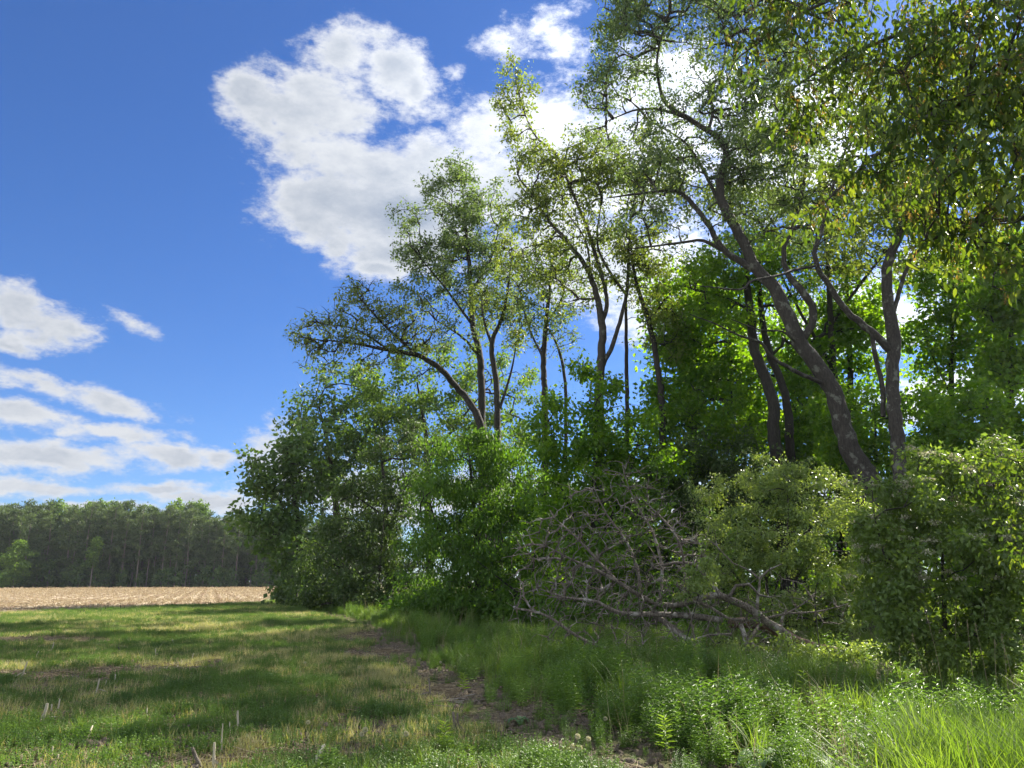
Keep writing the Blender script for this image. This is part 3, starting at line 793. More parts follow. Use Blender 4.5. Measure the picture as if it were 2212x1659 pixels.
TR8 = 26.0
plant('leaning_willow', 'big grey-barked tree leaning left with the highest crown of small greyish leaves', 'tree',
      [[(1872, 1040, TR8, .44), (1860, 1012, TR8, .38), (1837, 972, TR8, .33), (1814, 900, TR8, .30), (1799, 843, TR8, .29), (1772, 800, TR8, .28), (1727, 738, TR8, .26), (1696, 671, TR8, .25), (1672, 622, TR8, .23), (1631, 575, TR8, .20), (1598, 508, TR8, .18), (1564, 445, TR8, .16), (1554, 400, TR8, .15), (1567, 335, TR8, .12), (1555, 300, TR8, .11), (1530, 283, TR8, .105), (1497, 262, TR8, .095), (1444, 228, TR8, .085), (1425, 187, TR8, .06), (1420, 120, TR8, .045), (1437, 48, TR8, .02)],
       [(1530, 285, TR8, .07), (1540, 240, TR8, .065), (1531, 192, TR8, .06), (1560, 158, TR8, .055), (1569, 96, TR8, .045), (1597, 30, TR8, .02)],
       [(1500, 264, TR8, .06), (1440, 240, TR8, .06), (1380, 236, TR8, .045), (1310, 262, TR8, .02)],
       [(1640, 588, TR8, .15), (1600, 566, TR8, .14), (1559, 535, TR8, .125), (1526, 479, TR8, .11), (1487, 431, TR8, .095), (1458, 412, TR8, .08), (1391, 417, TR8, .055), (1310, 428, TR8, .025)],
       [(1560, 540, TR8, .08), (1520, 520, TR8, .07), (1487, 522, TR8, .06), (1420, 531, TR8, .045), (1350, 538, TR8, .02)],
       [(1727, 738, TR8, .15), (1748, 712, TR8 - .2, .15), (1757, 671, TR8 - .3, .15), (1730, 625, TR8 - .3, .14), (1703, 594, TR8, .12), (1693, 541, TR8, .10), (1722, 469, TR8, .08), (1741, 359, TR8, .06), (1746, 280, TR8, .03)],
       [(1772, 826, TR8 - .2, .10), (1711, 799, TR8 - .8, .085), (1666, 770, TR8 - 1.1, .07), (1643, 740, TR8 - 1.3, .06), (1597, 725, TR8 - 1.5, .045), (1551, 702, TR8 - 1.6, .03), (1490, 679, TR8 - 1.7, .015)],
       [(1720, 740, TR8 - .2, .055), (1690, 716, TR8 - .6, .045), (1640, 712, TR8 - .9, .035), (1580, 690, TR8 - 1.2, .02)],
       [(1569, 470, TR8, .09), (1510, 350, TR8 + 1, .07), (1470, 300, TR8 + 1.5, .05), (1400, 260, TR8 + 1.5, .02)]],
      [(1325, 95, 42, 75, 26, 1.6), (1300, 190, 50, 40, 26, 1.4), (1280, 250, 40, 30, 26, 1.2, .7), (1380, 60, 70, 60, 26, 2), (1470, 20, 80, 40, 26.5, 2), (1390, 180, 60, 40, 26, 1.4, .5), (1560, 60, 80, 60, 26.5, 2), (1640, 140, 80, 80, 27, 2), (1520, 180, 50, 50, 26, 1.4, .4), (1660, 260, 90, 70, 27, 2), (1560, 330, 60, 50, 26, 1.5, .5), (1350, 300, 80, 26, 26, 1.2, .5), (1500, 400, 110, 50, 27, 1.6, .5), (1660, 400, 90, 70, 27, 2, .8), (1400, 470, 90, 40, 26, 1.4, .4), (1740, 480, 80, 70, 27, 2, .7), (1600, 490, 80, 40, 25.5, 1.5, .4), (1450, 290, 90, 60, 26.5, 1.8, .7), (1560, 240, 80, 60, 27, 1.8, .6), (1620, 340, 80, 60, 26.5, 1.8, .6), (1420, 370, 80, 50, 26, 1.4, .8), (1760, 200, 90, 120, 28, 2.2), (1330, 20, 60, 40, 26, 1.5), (1420, -60, 140, 50, 26.5, 2), (1620, -40, 140, 60, 27, 2)],
      2500, 68000, .10, .05, M['leaf_grey'], M['bark_w'], seed=13, spread=.28, step=.6, rtip=.0085, limb_k=14, rmax=.07, gap=1)
plant('tall_tree', 'leafy olive-green tree rising behind the leaning and forked trunks', 'tree',
      [[(1820, 1300, 34, .24), (1815, 1000, 34, .2), (1800, 800, 34, .17), (1790, 600, 34, .12), (1780, 450, 34, .06)], [(1800, 800, 34, .1), (1700, 620, 34, .07), (1650, 500, 34, .03)], [(1795, 700, 34, .1), (1900, 560, 34, .07), (1980, 480, 34, .03)]],
      [(1640, 460, 80, 70, 34, 1.6), (1740, 400, 90, 80, 34, 1.8), (1850, 460, 80, 80, 34, 1.8), (1700, 540, 90, 60, 34, 1.6), (1820, 570, 90, 50, 34, 1.6), (1960, 520, 90, 60, 34, 1.6), (1560, 420, 50, 50, 34, 1.2), (2060, 560, 80, 50, 34, 1.6), (1950, 400, 80, 80, 34, 1.8), (1640, 330, 60, 60, 34, 1.4)],
      800, 22000, .13, .075, M['leaf_olive'], M['bark_d'], seed=15, spread=.34, step=.7, rtip=.009)
T9D = 25.0
plant('forked_tree', 'mottled grey trunk forking halfway up, right of the leaning tree', 'tree',
      [[(1946, 1035, T9D, .25), (1941, 958, T9D, .22), (1931, 881, T9D, .215), (1927, 805, T9D, .21), (1932, 735, T9D, .22), (1921, 671, T9D, .19), (1914, 599, T9D, .17), (1918, 570, T9D, .16), (1938, 517, T9D, .14), (1957, 469, T9D, .12), (2005, 412, T9D, .09), (2040, 300, T9D, .04)],
       [(1929, 762, T9D, .17), (1902, 736, T9D, .16), (1879, 715, T9D, .15), (1826, 668, T9D, .135), (1792, 618, T9D, .125), (1769, 584, T9D - .2, .115), (1760, 548, T9D - .3, .105), (1772, 508, T9D - .3, .1), (1781, 475, T9D, .09), (1800, 400, T9D, .07), (1835, 300, T9D, .04)],
       [(1925, 690, T9D, .09), (1938, 647, T9D, .08), (1957, 584, T9D, .07), (1988, 538, T9D, .05), (2060, 500, T9D, .02)],
       [(1766, 574, T9D - .2, .06), (1720, 582, T9D - 1, .055), (1679, 596, T9D - 1.6, .05), (1626, 606, T9D - 2, .045), (1602, 625, T9D - 2.2, .04), (1550, 622, T9D - 2.4, .03), (1490, 615, T9D - 2.6, .015)],
       [(1908, 900, T9D + .3, .10), (1905, 830, T9D + .3, .1), (1893, 780, T9D + .2, .1), (1884, 725, T9D, .09)]],
      [(1850, 330, 90, 90, 25, 2), (1950, 420, 90, 60, 25, 2), (2040, 330, 100, 90, 25, 2.2), (1880, 470, 80, 50, 25, 1.8, .7), (2080, 470, 90, 60, 25, 2, .8), (2000, 560, 90, 40, 25.5, 1.6, .5), (1820, 560, 60, 40, 25, 1.5, .3), (2150, 330, 90, 120, 26, 2.2), (1950, 220, 130, 80, 26, 2.4)],
      800, 25000, .11, .065, M['leaf_olive'], M['bark_w'], seed=14, spread=.26, step=.6, rtip=.0085, limb_k=14, rmax=.06, gap=1)

# understorey and shrubs
plant('boxelder_bush', 'big rounded bright green bush reaching the ground in the middle of the wood edge', 'shrub',
      [[(1030, 1330, 34, .14), (1030, 1180, 34, .11), (1020, 1050, 34, .07), (1010, 960, 34, .03)], [(1032, 1290, 34, .09), (1090, 1150, 33.5, .06), (1120, 1050, 33.5, .03)], [(1030, 1290, 34, .08), (960, 1180, 33.5, .06), (930, 1090, 33.5, .03)]],
      [(1000, 990, 75, 55, 34, 1.8), (1080, 970, 55, 45, 34, 1.6), (960, 1070, 70, 60, 33.5, 1.8), (1060, 1070, 90, 70, 33.5, 2), (1140, 1050, 50, 60, 34, 1.6), (960, 1170, 80, 60, 33, 1.8), (1060, 1180, 90, 70, 32.5, 2), (1150, 1160, 60, 70, 33, 1.6), (930, 1260, 60, 46, 33, 1.4), (1020, 1270, 90, 46, 32, 1.8), (1120, 1260, 80, 50, 32, 1.6)],
      760, 46000, .13, .05, M['leaf_elder'], M['bark_d'], seed=31, spread=.3, step=.7, rtip=.008, droop=.7, down=.5, clump_tint=.65)
plant('vine_thicket', 'tall vine-covered dark green thicket behind the dead branches', 'shrub',
      [[(1280, 1340, 30, .14), (1282, 1150, 30, .12), (1285, 1000, 30, .08), (1290, 860, 30, .03)], [(1281, 1200, 30, .07), (1210, 1050, 30, .05), (1190, 920, 30, .02)], [(1281, 1200, 30, .07), (1350, 1050, 30, .05), (1380, 950, 30, .02)]],
      [(1290, 860, 50, 70, 30, 1.3), (1200, 920, 60, 70, 30, 1.5), (1340, 930, 75, 60, 30, 1.5), (1260, 1000, 90, 70, 30, 1.8), (1380, 1020, 80, 70, 30, 1.8), (1210, 1090, 80, 70, 30, 1.8), (1330, 1120, 110, 80, 29.5, 2), (1250, 1220, 100, 80, 29, 1.8), (1400, 1220, 110, 80, 29, 1.8), (1230, 800, 24, 30, 30, .6, .7)],
      700, 32000, .12, .08, M['leaf_maple'], M['bark_d'], seed=32, spread=.28, step=.7, rtip=.008, droop=.3)
plant('dark_thicket', 'shaded undergrowth below the twin dark trunks', 'shrub',
      [[(1560, 1320, 32, .1), (1560, 1150, 32, .08), (1555, 1000, 32, .03)], [(1560, 1250, 32, .06), (1640, 1100, 32, .04), (1680, 1040, 32, .02)]],
      [(1480, 1000, 90, 60, 32, 1.8), (1600, 1000, 110, 50, 32, 1.8), (1500, 1100, 120, 70, 31, 1.8), (1650, 1100, 130, 70, 31, 1.8), (1800, 1050, 110, 50, 31, 1.8), (1480, 1230, 130, 70, 30, 1.8)],
      420, 22000, .13, .085, M['leaf_dark'], M['bark_d'], seed=33, spread=.3, step=.8, rtip=.008)
plant('young_maple', 'young green maples at the foot of the forked trunk', 'shrub',
      [[(2020, 1300, 27, .08), (2022, 1100, 27, .06), (2025, 960, 27, .02)], [(2120, 1250, 27, .06), (2125, 1050, 27, .04), (2130, 950, 27, .02)]],
      [(2000, 1010, 70, 60, 27, 1.5), (2090, 980, 80, 50, 27, 1.5), (2180, 1010, 80, 60, 27, 1.5), (1900, 1080, 80, 50, 27, 1.5), (2050, 1100, 130, 60, 26, 1.6), (2200, 1100, 90, 70, 26, 1.6)],
      320, 14000, .11, .08, M['leaf_maple'], M['bark_d'], seed=34, spread=.26, step=.6, rtip=.007, upn=1.1)
UG = [('low dark undergrowth at the foot of the drooping thicket tree', [(720, 1285, 90, 30, 44, 1.5), (850, 1290, 100, 36, 41, 1.5), (980, 1300, 90, 36, 38, 1.4), (640, 1288, 50, 22, 50, 1.2)], (820, 1320, 42), 20000, 'leaf_dark'),
      ('dark undergrowth filling the wood behind the vine-covered thicket', [(1180, 1220, 80, 110, 38, 2), (1300, 1220, 110, 110, 37, 2), (1430, 1180, 120, 130, 37, 2.4), (1350, 1000, 120, 100, 38, 2.2), (1480, 1290, 130, 60, 34, 2)], (1330, 1320, 38), 24000, 'leaf_maple'),
      ('shaded leafy undergrowth behind the honeysuckle bush', [(1600, 1180, 120, 120, 37, 2.2), (1760, 1150, 120, 130, 36, 2.2), (1900, 1120, 110, 120, 35, 2.2), (1700, 1290, 150, 50, 30, 1.8), (1880, 1290, 130, 50, 29, 1.8)], (1740, 1330, 36), 24000, 'leaf_maple'),
      ('green undergrowth behind the flowering bush', [(2030, 1080, 120, 90, 31, 2), (2180, 1080, 120, 90, 31, 2), (2060, 1220, 140, 110, 28, 2), (2230, 1220, 140, 110, 28, 2), (1960, 1200, 90, 110, 26, 1.6)], (2080, 1350, 29), 24000, 'leaf_maple'),
      ('low weedy brush at the foot of the round bright green bush', [(940, 1310, 80, 22, 33, 1), (1060, 1320, 90, 22, 31, 1), (1180, 1320, 80, 26, 30, 1), (1290, 1325, 90, 30, 28, 1), (1420, 1330, 100, 30, 26, 1)], (1150, 1345, 31), 26000, 'leaf_elder')]
for i, (lab, bl, (tx, ty, td), nl, mt) in enumerate(UG):
    plant('undergrowth_bush', lab, 'shrub', [[(tx, ty, td, .07), (tx, ty - 90, td, .05), (tx + 10, ty - 200, td, .02)], [(tx, ty - 40, td, .05), (tx + 90, ty - 110, td, .03), (tx + 140, ty - 150, td, .012)], [(tx, ty - 40, td, .05), (tx - 90, ty - 110, td, .03), (tx - 140, ty - 150, td, .012)]],
          bl, 320, nl, .13, .085, M[mt], M['bark_d'], seed=70 + i, spread=.36, step=.9, rtip=.008)
for i, (lab, tr, bl) in enumerate([
    ('young green maple between the leaning trunk and the forked trunk', [[(1895, 1300, 29, .08), (1893, 1050, 29, .06), (1890, 880, 29, .02)], [(1894, 1150, 29, .05), (1850, 980, 29, .03), (1830, 900, 29, .012)]],
     [(1890, 900, 60, 60, 29, 1), (1850, 980, 70, 50, 29, 1), (1990, 900, 60, 60, 29, 1), (1900, 1010, 80, 40, 29, 1), (1800, 900, 50, 60, 29, 1)]),
    ('young green maple in the wood between the dark trunks and the leaning trunk', [[(1765, 1300, 33, .08), (1763, 1050, 33, .06), (1760, 880, 33, .02)], [(1764, 1150, 33, .05), (1730, 980, 33, .03), (1720, 900, 33, .012)]],
     [(1760, 880, 60, 60, 33, 1), (1720, 960, 60, 60, 33, 1), (1800, 980, 60, 50, 33, 1), (1740, 820, 50, 50, 33, 1)]),
    ('young green maple left of the dark trunks behind the dead branches', [[(1500, 1300, 33, .08), (1498, 1050, 33, .06), (1495, 900, 33, .02)], [(1499, 1150, 33, .05), (1560, 980, 33, .03), (1590, 900, 33, .012)]],
     [(1490, 920, 80, 60, 33, 1), (1580, 900, 60, 60, 33, 1), (1450, 990, 70, 60, 33, 1), (1560, 980, 80, 50, 33, 1)]),
    ('young light green maple near the right edge, sky showing through its top', [[(2130, 1300, 26, .08), (2128, 1050, 26, .06), (2125, 900, 26, .02)], [(2129, 1150, 26, .05), (2190, 980, 26, .03), (2200, 900, 26, .012)]],
     [(2060, 940, 70, 50, 26, 1), (2150, 920, 70, 50, 26, 1), (2200, 960, 50, 60, 26, 1), (2100, 870, 60, 30, 26, 1, .6), (2190, 850, 40, 40, 26, 1, .6), (2010, 960, 50, 50, 26, 1)])]):
    plant('maple_sapling', lab, 'tree', tr, bl, 240, 9000, .12, .09, M['leaf_maple'], M['bark_d'], seed=90 + i, spread=.26, step=.7, rtip=.006, limb_k=6, upn=1.0)
plant('honeysuckle_bush', 'sunlit pale green honeysuckle bush with tiny leaves right of the dead branches', 'shrub',
      [[(1660, 1370, 19.5, .05), (1655, 1250, 19.5, .04), (1640, 1120, 19.5, .02)], [(1661, 1340, 19.5, .04), (1560, 1200, 19.5, .025), (1530, 1120, 19.5, .012)], [(1661, 1340, 19.5, .04), (1760, 1180, 19.5, .03), (1790, 1080, 19.5, .012)], [(1661, 1340, 19.5, .03), (1700, 1150, 19, .02), (1700, 1040, 19, .01)]],
      [(1560, 1310, 70, 30, 19, .8), (1680, 1320, 90, 30, 18.8, .9), (1800, 1320, 80, 34, 18.6, .9), (1545, 1090, 50, 55, 19.5, .8), (1640, 1050, 60, 50, 19.5, .9), (1710, 1040, 55, 46, 19.5, .9), (1790, 1060, 55, 46, 19.5, .9), (1570, 1170, 70, 50, 19, 1), (1680, 1150, 90, 70, 19, 1.1), (1800, 1150, 80, 70, 19, 1), (1600, 1250, 70, 50, 19, .9), (1720, 1250, 90, 50, 18.8, 1), (1820, 1250, 70, 50, 18.8, .9), (1880, 1180, 50, 60, 18.8, .8), (1890, 1300, 60, 50, 18.4, .8), (1850, 1360, 60, 26, 17.6, .6), (1650, 1000, 20, 25, 19.5, .4, .8), (1560, 1040, 16, 22, 19.5, .4, .7), (1730, 990, 16, 25, 19.5, .4, .7)],
      900, 56000, .05, .03, M['leaf_honey'], M['bark'], seed=35, spread=.13, step=.35, rtip=.004, jitter=.05, droop=.2, gap=1, clump_tint=.35)

def blossoms(root, base, pos, par, idx, c, g, n=210, keep=lambda q: True):
    ends = idx[c[idx] == 1]
    ends = g.permutation(ends)[:n * 3]
    gm = Geo()
    k = 0
    for e in ends:
        p = pos[e]
        if k >= n or p[2] < 1.6: continue
        k += 1
        m = 46
        d = norm(g.normal(0, 1, (m, 3)) * np.array([1, 1, .55]))
        cc = p + d * np.array([.11, .11, .06]) * g.random((m, 1)) ** .4
        V, F, kk, T = leaves(cc, g.normal(0, 1, (m, 3)), d + np.array([0, 0, .5]), np.full(m, .034), np.full(m, .03), .1)
        gm.add(V, F, kk, T)
    o = link_obj('blossoms', gm.mesh('blossoms', M['cream'], base), root)
    o['kind'] = 'stuff'
plant('flowering_bush', 'dark leafy bush with cream flower clusters at the right, in front of the wood', 'shrub',
      [[(2040, 1480, 12.5, .05), (2040, 1300, 12.5, .04), (2030, 1100, 12.5, .02)], [(2042, 1440, 12.5, .035), (1930, 1250, 12.3, .025), (1890, 1120, 12.3, .012)], [(2042, 1440, 12.5, .035), (2150, 1250, 12.3, .025), (2180, 1050, 12.3, .012)]],
      [(2060, 990, 90, 50, 12.5, .7), (2160, 1000, 80, 60, 12.3, .7), (1940, 1080, 70, 55, 12.6, .7), (2040, 1100, 110, 70, 12.4, .9), (2170, 1110, 90, 80, 12.2, .9), (1900, 1190, 60, 70, 12.5, .7), (2000, 1210, 110, 80, 12.2, .9), (2150, 1230, 110, 80, 12, .9), (1930, 1300, 80, 70, 12.2, .8), (2060, 1330, 110, 70, 12, .9), (2190, 1350, 90, 80, 11.8, .8), (1960, 1390, 70, 46, 12, .6), (2120, 1410, 110, 45, 11.8, .7), (2300, 1200, 120, 180, 12, .9)],
      950, 46000, .062, .034, M['leaf_shrub'], M['bark'], seed=36, spread=.10, step=.3, rtip=.0035, jitter=.04, droop=.3, gap=1, extra=blossoms)

# near box elder hanging in from the right
NEARLEAF = []
def near_leaves(root, base, pos, par, idx, c, g):
    # 300 nearest leaflets as leaves of their own, sharing a few meshes
    kinds = []
    for j in range(5):
        tn = np.array([.15 + j * .18])
        L0 = .085 + .012 * j
        V, F, k, T = leaves(np.zeros((1, 3)), np.array([[0., 1, 0]]), np.array([[0., 0, 1]]), np.array([L0]), np.array([L0 * .4]), .1 + .03 * j, tn, True, .12 + .08 * j)
        kinds.append(raw_mesh('leaf', V, F, k, M['leaf_near'], T))
    ends = idx[c[idx] <= 2]
    cam_d = np.linalg.norm(pos[ends] - np.array([0, 0, EYE]), axis=1)
    vis = (pos[ends][:, 1] > 1) & (pos[ends][:, 0] / pos[ends][:, 1] < .72)
    ends = ends[vis]; cam_d = cam_d[vis]
    o_ = np.argsort(cam_d + g.normal(0, .8, len(cam_d)))
    sel = ends[o_][:75]
    cnt = 0
    for e in sel:
        for q in range(4):
            if cnt >= 300: return
            o = bpy.data.objects.new('leaf', kinds[int(g.integers(5))])
            COL.objects.link(o); o.parent = root
            o.location = pos[e] - base + g.normal(0, .05, 3)
            o.rotation_euler = (g.normal(-1.0, .5), g.normal(0, .5), g.random() * 6.28)
            s = .8 + .5 * g.random(); o.scale = (s, s, s)
            cnt += 1
def near_extra(root, base, pos, par, idx, c, g):
    near_leaves(root, base, pos, par, idx, c, g)
    ends = idx[c[idx] <= 1]
    ends = g.permutation(ends)[:420]
    gm = Geo()
    for e in ends:
        m = 22
        p = pos[e] + np.array([0, 0, -.02])
        z = g.random(m)
        cc = p + np.stack([g.normal(0, .02, m), g.normal(0, .02, m), -z * .16], 1)
        aa = np.stack([g.normal(0, .5, m), g.normal(0, .5, m), -np.ones(m)], 1)
        V, F, kk, T = leaves(cc, aa, g.normal(0, 1, (m, 3)), np.full(m, .038), np.full(m, .014), .05)
        gm.add(V, F, kk, T)
    o = link_obj('seed_clusters', gm.mesh('seed_clusters', M['samara'], base), root); o['kind'] = 'stuff'
plant('boxelder_tree', 'near overhanging box elder with hanging seed bunches in the top right corner', 'tree',
      [[(3050, 1500, 7.5, .2), (2980, 900, 7.5, .17), (2850, 400, 7.4, .13), (2600, 100, 7.3, .10), (2350, -60, 7.2, .06)],
       [(2900, 560, 7.4, .08), (2500, 480, 7, .055), (2200, 470, 6.7, .03), (2000, 520, 6.5, .015)],
       [(2700, 200, 7.3, .08), (2300, 200, 6.8, .05), (2050, 230, 6.6, .03), (1900, 330, 6.8, .02), (1790, 430, 7, .01)],
       [(2400, -20, 7.2, .05), (2100, 20, 7, .035), (1830, 120, 7, .02), (1700, 200, 7.2, .01)],
       [(2350, -60, 7.2, .05), (2000, -60, 7.2, .03), (1750, 20, 7.3, .02), (1600, 120, 7.5, .01)]],
      [(1960, 60, 140, 70, 7, .8), (2090, 110, 130, 100, 6.5, .9, 1.8), (2170, 230, 90, 110, 6.2, .9, 2), (1850, 190, 100, 70, 7, .7), (1740, 70, 90, 50, 7.3, .6), (1740, 230, 55, 45, 7.2, .5), (1950, 300, 110, 60, 6.6, .7), (1850, 400, 60, 46, 7, .5), (1760, 450, 45, 30, 7.1, .4), (2080, 400, 120, 70, 6.4, .8, 1.5), (2170, 500, 80, 60, 6.2, .7, 1.5), (2030, 520, 90, 30, 6.6, .5, .7), (1590, 170, 30, 44, 7.5, .35), (1610, 40, 50, 36, 7.4, .4), (1680, 300, 20, 30, 7.2, .3, .6), (2190, 600, 50, 40, 6.3, .5, .6), (2400, 300, 200, 300, 6.8, 1.2), (1850, -80, 300, 60, 7.2, .9)],
      1350, 17500, .10, .042, M['leaf_near'], M['bark'], seed=40, spread=.13, step=.3, rtip=.0042, jitter=.04, detailed=True, droop=.8, down=.5, gap=1, extra=near_extra, rmax=.02)
plant('boxelder_sapling', 'yellow-green sapling branch at the right edge above the flowering bush', 'shrub',
      [[(2330, 1560, 9, .03), (2300, 1300, 9, .025), (2260, 1100, 9, .018), (2200, 1000, 9, .008)]],
      [(2180, 970, 60, 30, 9, .35), (2190, 1050, 60, 50, 8.8, .4), (2230, 1150, 60, 60, 9, .4), (2120, 1010, 30, 24, 9, .3, .7)],
      90, 900, .07, .03, M['leaf_near'], M['bark'], seed=41, spread=.09, step=.25, rtip=.003, jitter=.03, detailed=True, droop=.6, down=.4)
# ------------------------------------------------------------------ fallen dead tree, log and stump
DB = 16.0
plant('fallen_dead_tree', 'grey leafless fallen tree crown, a tangle of curved dead branches on the grass', 'dead tree',
      [[(1700, 1372, DB, 0.1020), (1660, 1345, DB, 0.0918), (1611, 1310, DB, 0.0766), (1557, 1286, DB, 0.0714), (1514, 1291, DB, 0.0634), (1471, 1307, DB, 0.0590), (1424, 1305, DB, 0.0551), (1385, 1288, DB, 0.0488), (1334, 1256, DB, 0.0408), (1283, 1229, DB - .2, 0.0326), (1236, 1209, DB - .3, 0.0224), (1180, 1180, DB - .4, 0.0102)],
       [(1560, 1340, DB - .3, 0.0612), (1490, 1330, DB - .4, 0.0560), (1412, 1327, DB - .5, 0.0510), (1334, 1323, DB - .6, 0.0408), (1290, 1300, DB - .7, 0.0306), (1220, 1290, DB - .8, 0.0204), (1160, 1270, DB - .9, 0.0091)],
       [(1420, 1440, DB - 1, 0.0358), (1322, 1405, DB - 1, 0.0347), (1267, 1385, DB - 1, 0.0326), (1228, 1362, DB - 1, 0.0306), (1189, 1334, DB - 1, 0.0276), (1146, 1319, DB - 1, 0.0245), (1113, 1314, DB - 1, 0.0184)],
       [(1150, 1320, DB - 1, 0.0184), (1131, 1288, DB - 1, 0.0163), (1129, 1260, DB - 1, 0.0124), (1114, 1243, DB - 1, 0.0061)],
       [(1416, 1330, DB - .2, 0.0510), (1451, 1354, DB - .4, 0.0560), (1490, 1385, DB - .6, 0.0510), (1520, 1420, DB - .8, 0.0306)],
       [(1635, 1330, DB, 0.0358), (1637, 1290, DB, 0.0306), (1641, 1250, DB, 0.0256), (1619, 1233, DB, 0.0204), (1583, 1216, DB, 0.0102)],
       [(1641, 1250, DB, 0.0204), (1660, 1232, DB, 0.0174), (1690, 1218, DB, 0.0082)],
       [(1557, 1286, DB, 0.0458), (1521, 1241, DB, 0.0408), (1502, 1219, DB + .1, 0.0358), (1455, 1216, DB + .2, 0.0286), (1410, 1225, DB + .2, 0.0154)],
       [(1575, 1290, DB - .1, 0.0306), (1590, 1265, DB - .1, 0.0306), (1618, 1262, DB - .1, 0.0286), (1640, 1285, DB - .1, 0.0224), (1660, 1290, DB - .1, 0.0124)],
       [(1610, 1340, DB - .3, 0.0358), (1572, 1336, DB - .4, 0.0306), (1533, 1311, DB - .4, 0.0286), (1490, 1298, DB - .4, 0.0204)],
       [(1385, 1288, DB, 0.0358), (1377, 1229, DB + .2, 0.0306), (1353, 1170, DB + .4, 0.0256), (1310, 1110, DB + .5, 0.0184), (1285, 1060, DB + .5, 0.0082)],
       [(1424, 1305, DB, 0.0358), (1430, 1230, DB + .3, 0.0306), (1410, 1150, DB + .5, 0.0256), (1372, 1085, DB + .6, 0.0184), (1350, 1030, DB + .6, 0.0082)],
       [(1334, 1256, DB, 0.0306), (1290, 1210, DB, 0.0265), (1252, 1168, DB, 0.0224), (1197, 1118, DB, 0.0091)],
       [(1471, 1307, DB, 0.0306), (1480, 1230, DB + .2, 0.0286), (1462, 1160, DB + .3, 0.0224), (1440, 1130, DB + .3, 0.0204), (1400, 1090, DB + .4, 0.0102)],
       [(1480, 1230, DB + .2, 0.0204), (1470, 1175, DB, 0.0204), (1455, 1150, DB, 0.0124)],
       [(1640, 1340, DB, 0.0306), (1700, 1325, DB, 0.0245), (1760, 1322, DB, 0.0184), (1830, 1305, DB, 0.0082)],
       [(1700, 1325, DB, 0.0184), (1752, 1290, DB, 0.0143), (1735, 1262, DB, 0.0113), (1690, 1250, DB, 0.0061)],
       [(1600, 1350, DB - .6, 0.0510), (1612, 1395, DB - .8, 0.0458), (1600, 1440, DB - 1, 0.0204)],
       [(1612, 1380, DB - .8, 0.0408), (1645, 1410, DB - .9, 0.0358), (1680, 1455, DB - 1.1, 0.0154)],
       [(1330, 1400, DB - 1, 0.0306), (1400, 1430, DB - 1.2, 0.0306), (1470, 1442, DB - 1.4, 0.0286), (1560, 1480, DB - 1.7, 0.0124)],
       [(1580, 1370, DB - .7, 0.0306), (1530, 1372, DB - .9, 0.0204), (1470, 1390, DB - 1, 0.0102)]],
      [(1340, 1100, 120, 60, DB + .5, .8, .7), (1250, 1190, 110, 60, DB, .8, .8), (1420, 1170, 110, 60, DB + .4, .8, .8), (1190, 1280, 75, 60, DB - .6, .6), (1320, 1270, 140, 55, DB, .9, 1.3), (1350, 1030, 60, 40, DB + .6, .5, .5), (1480, 1210, 60, 60, DB + .3, .6), (1300, 1370, 120, 45, DB - .8, .6), (1430, 1310, 110, 60, DB - .2, .8, 1.3), (1560, 1340, 100, 50, DB - .4, .6, .9), (1640, 1280, 60, 50, DB, .4, .4), (1760, 1310, 80, 40, DB, .4, .6), (1560, 1420, 110, 40, DB - 1, .5, .8), (1660, 1420, 60, 40, DB - .8, .4, .8), (1160, 1170, 60, 50, DB, .6, .4), (1480, 1440, 90, 20, DB - 1.2, .4, .6)],
      4400, 0, .1, .05, None, M['bark_dead'], seed=50, rtip=.0056, step=.2, jitter=.065, limb_k=8, up_bias=.2, min_z=.05, rmax=.035, part_names=['trunk', 'limb'])

def log_thing(name, label, cat, pts, mat, seed, extra=None):
    q = catmull([np.append(P(a, b, d), r) for (a, b, d, r) in pts], .15)
    base = q[0, :3].copy()
    root = empty(name, tuple(base), label, cat)
    V, F = tube(q, 14, .12, seed)
    gm = Geo(); gm.add(V, F, 4); gm.add(V[-14:], np.arange(14), 14); gm.add(V[:14], np.arange(14)[::-1], 14)
    link_obj('trunk', gm.mesh('trunk', mat, base, True), root)
    return root, base
r_, b_ = log_thing('fallen_log', 'reddish barkless log sagging to the ground behind the dead branches', 'log',
          [(1575, 1347, 16.6, .10), (1610, 1345, 16.6, .12), (1650, 1352, 16.6, .13), (1690, 1368, 16.4, .12), (1730, 1390, 16.2, .12), (1800, 1410, 16.0, .13), (1845, 1412, 15.9, .12)], M['bark_red'], 61)
gm = Geo()
for (pts) in ([(1684, 1366, 16.4, .04), (1690, 1335, 16.4, .03), (1700, 1315, 16.4, .02)], [(1640, 1350, 16.5, .04), (1622, 1380, 16.2, .035), (1612, 1405, 16.1, .02)]):
    q = catmull([np.append(P(a, b, d), r) for (a, b, d, r) in pts], .15)
    V, F = tube(q, 7, .1, 3)
    g2 = Geo(); g2.add(V, F, 4); link_obj('branch_stub', g2.mesh('branch_stub', M['bark_dead'], b_, True), r_)
q0 = G(1866, 1422); sy = q0[1]
zt = P(1866, 1392, sy)[2]
root = empty('tree_stump', (q0[0], q0[1], 0), 'short broken grey stump at the right end of the log', 'stump')
q = np.array([[0, 0, -.1, .17], [0, 0, .1, .14], [.01, 0, zt * .6, .12], [.02, .01, zt * .7, .095], [.03, .01, zt * .85, .08]])
V, F = tube(catmull(q, .07), 14, .14, 5)
top = V[-14:].copy(); top[:, 2] += rng.normal(.02, .03, 14)
V[-14:] = top
gm = Geo(); gm.add(V, F, 4)
link_obj('trunk', gm.mesh('trunk', M['bark_dead'], (0, 0, 0), True), root)
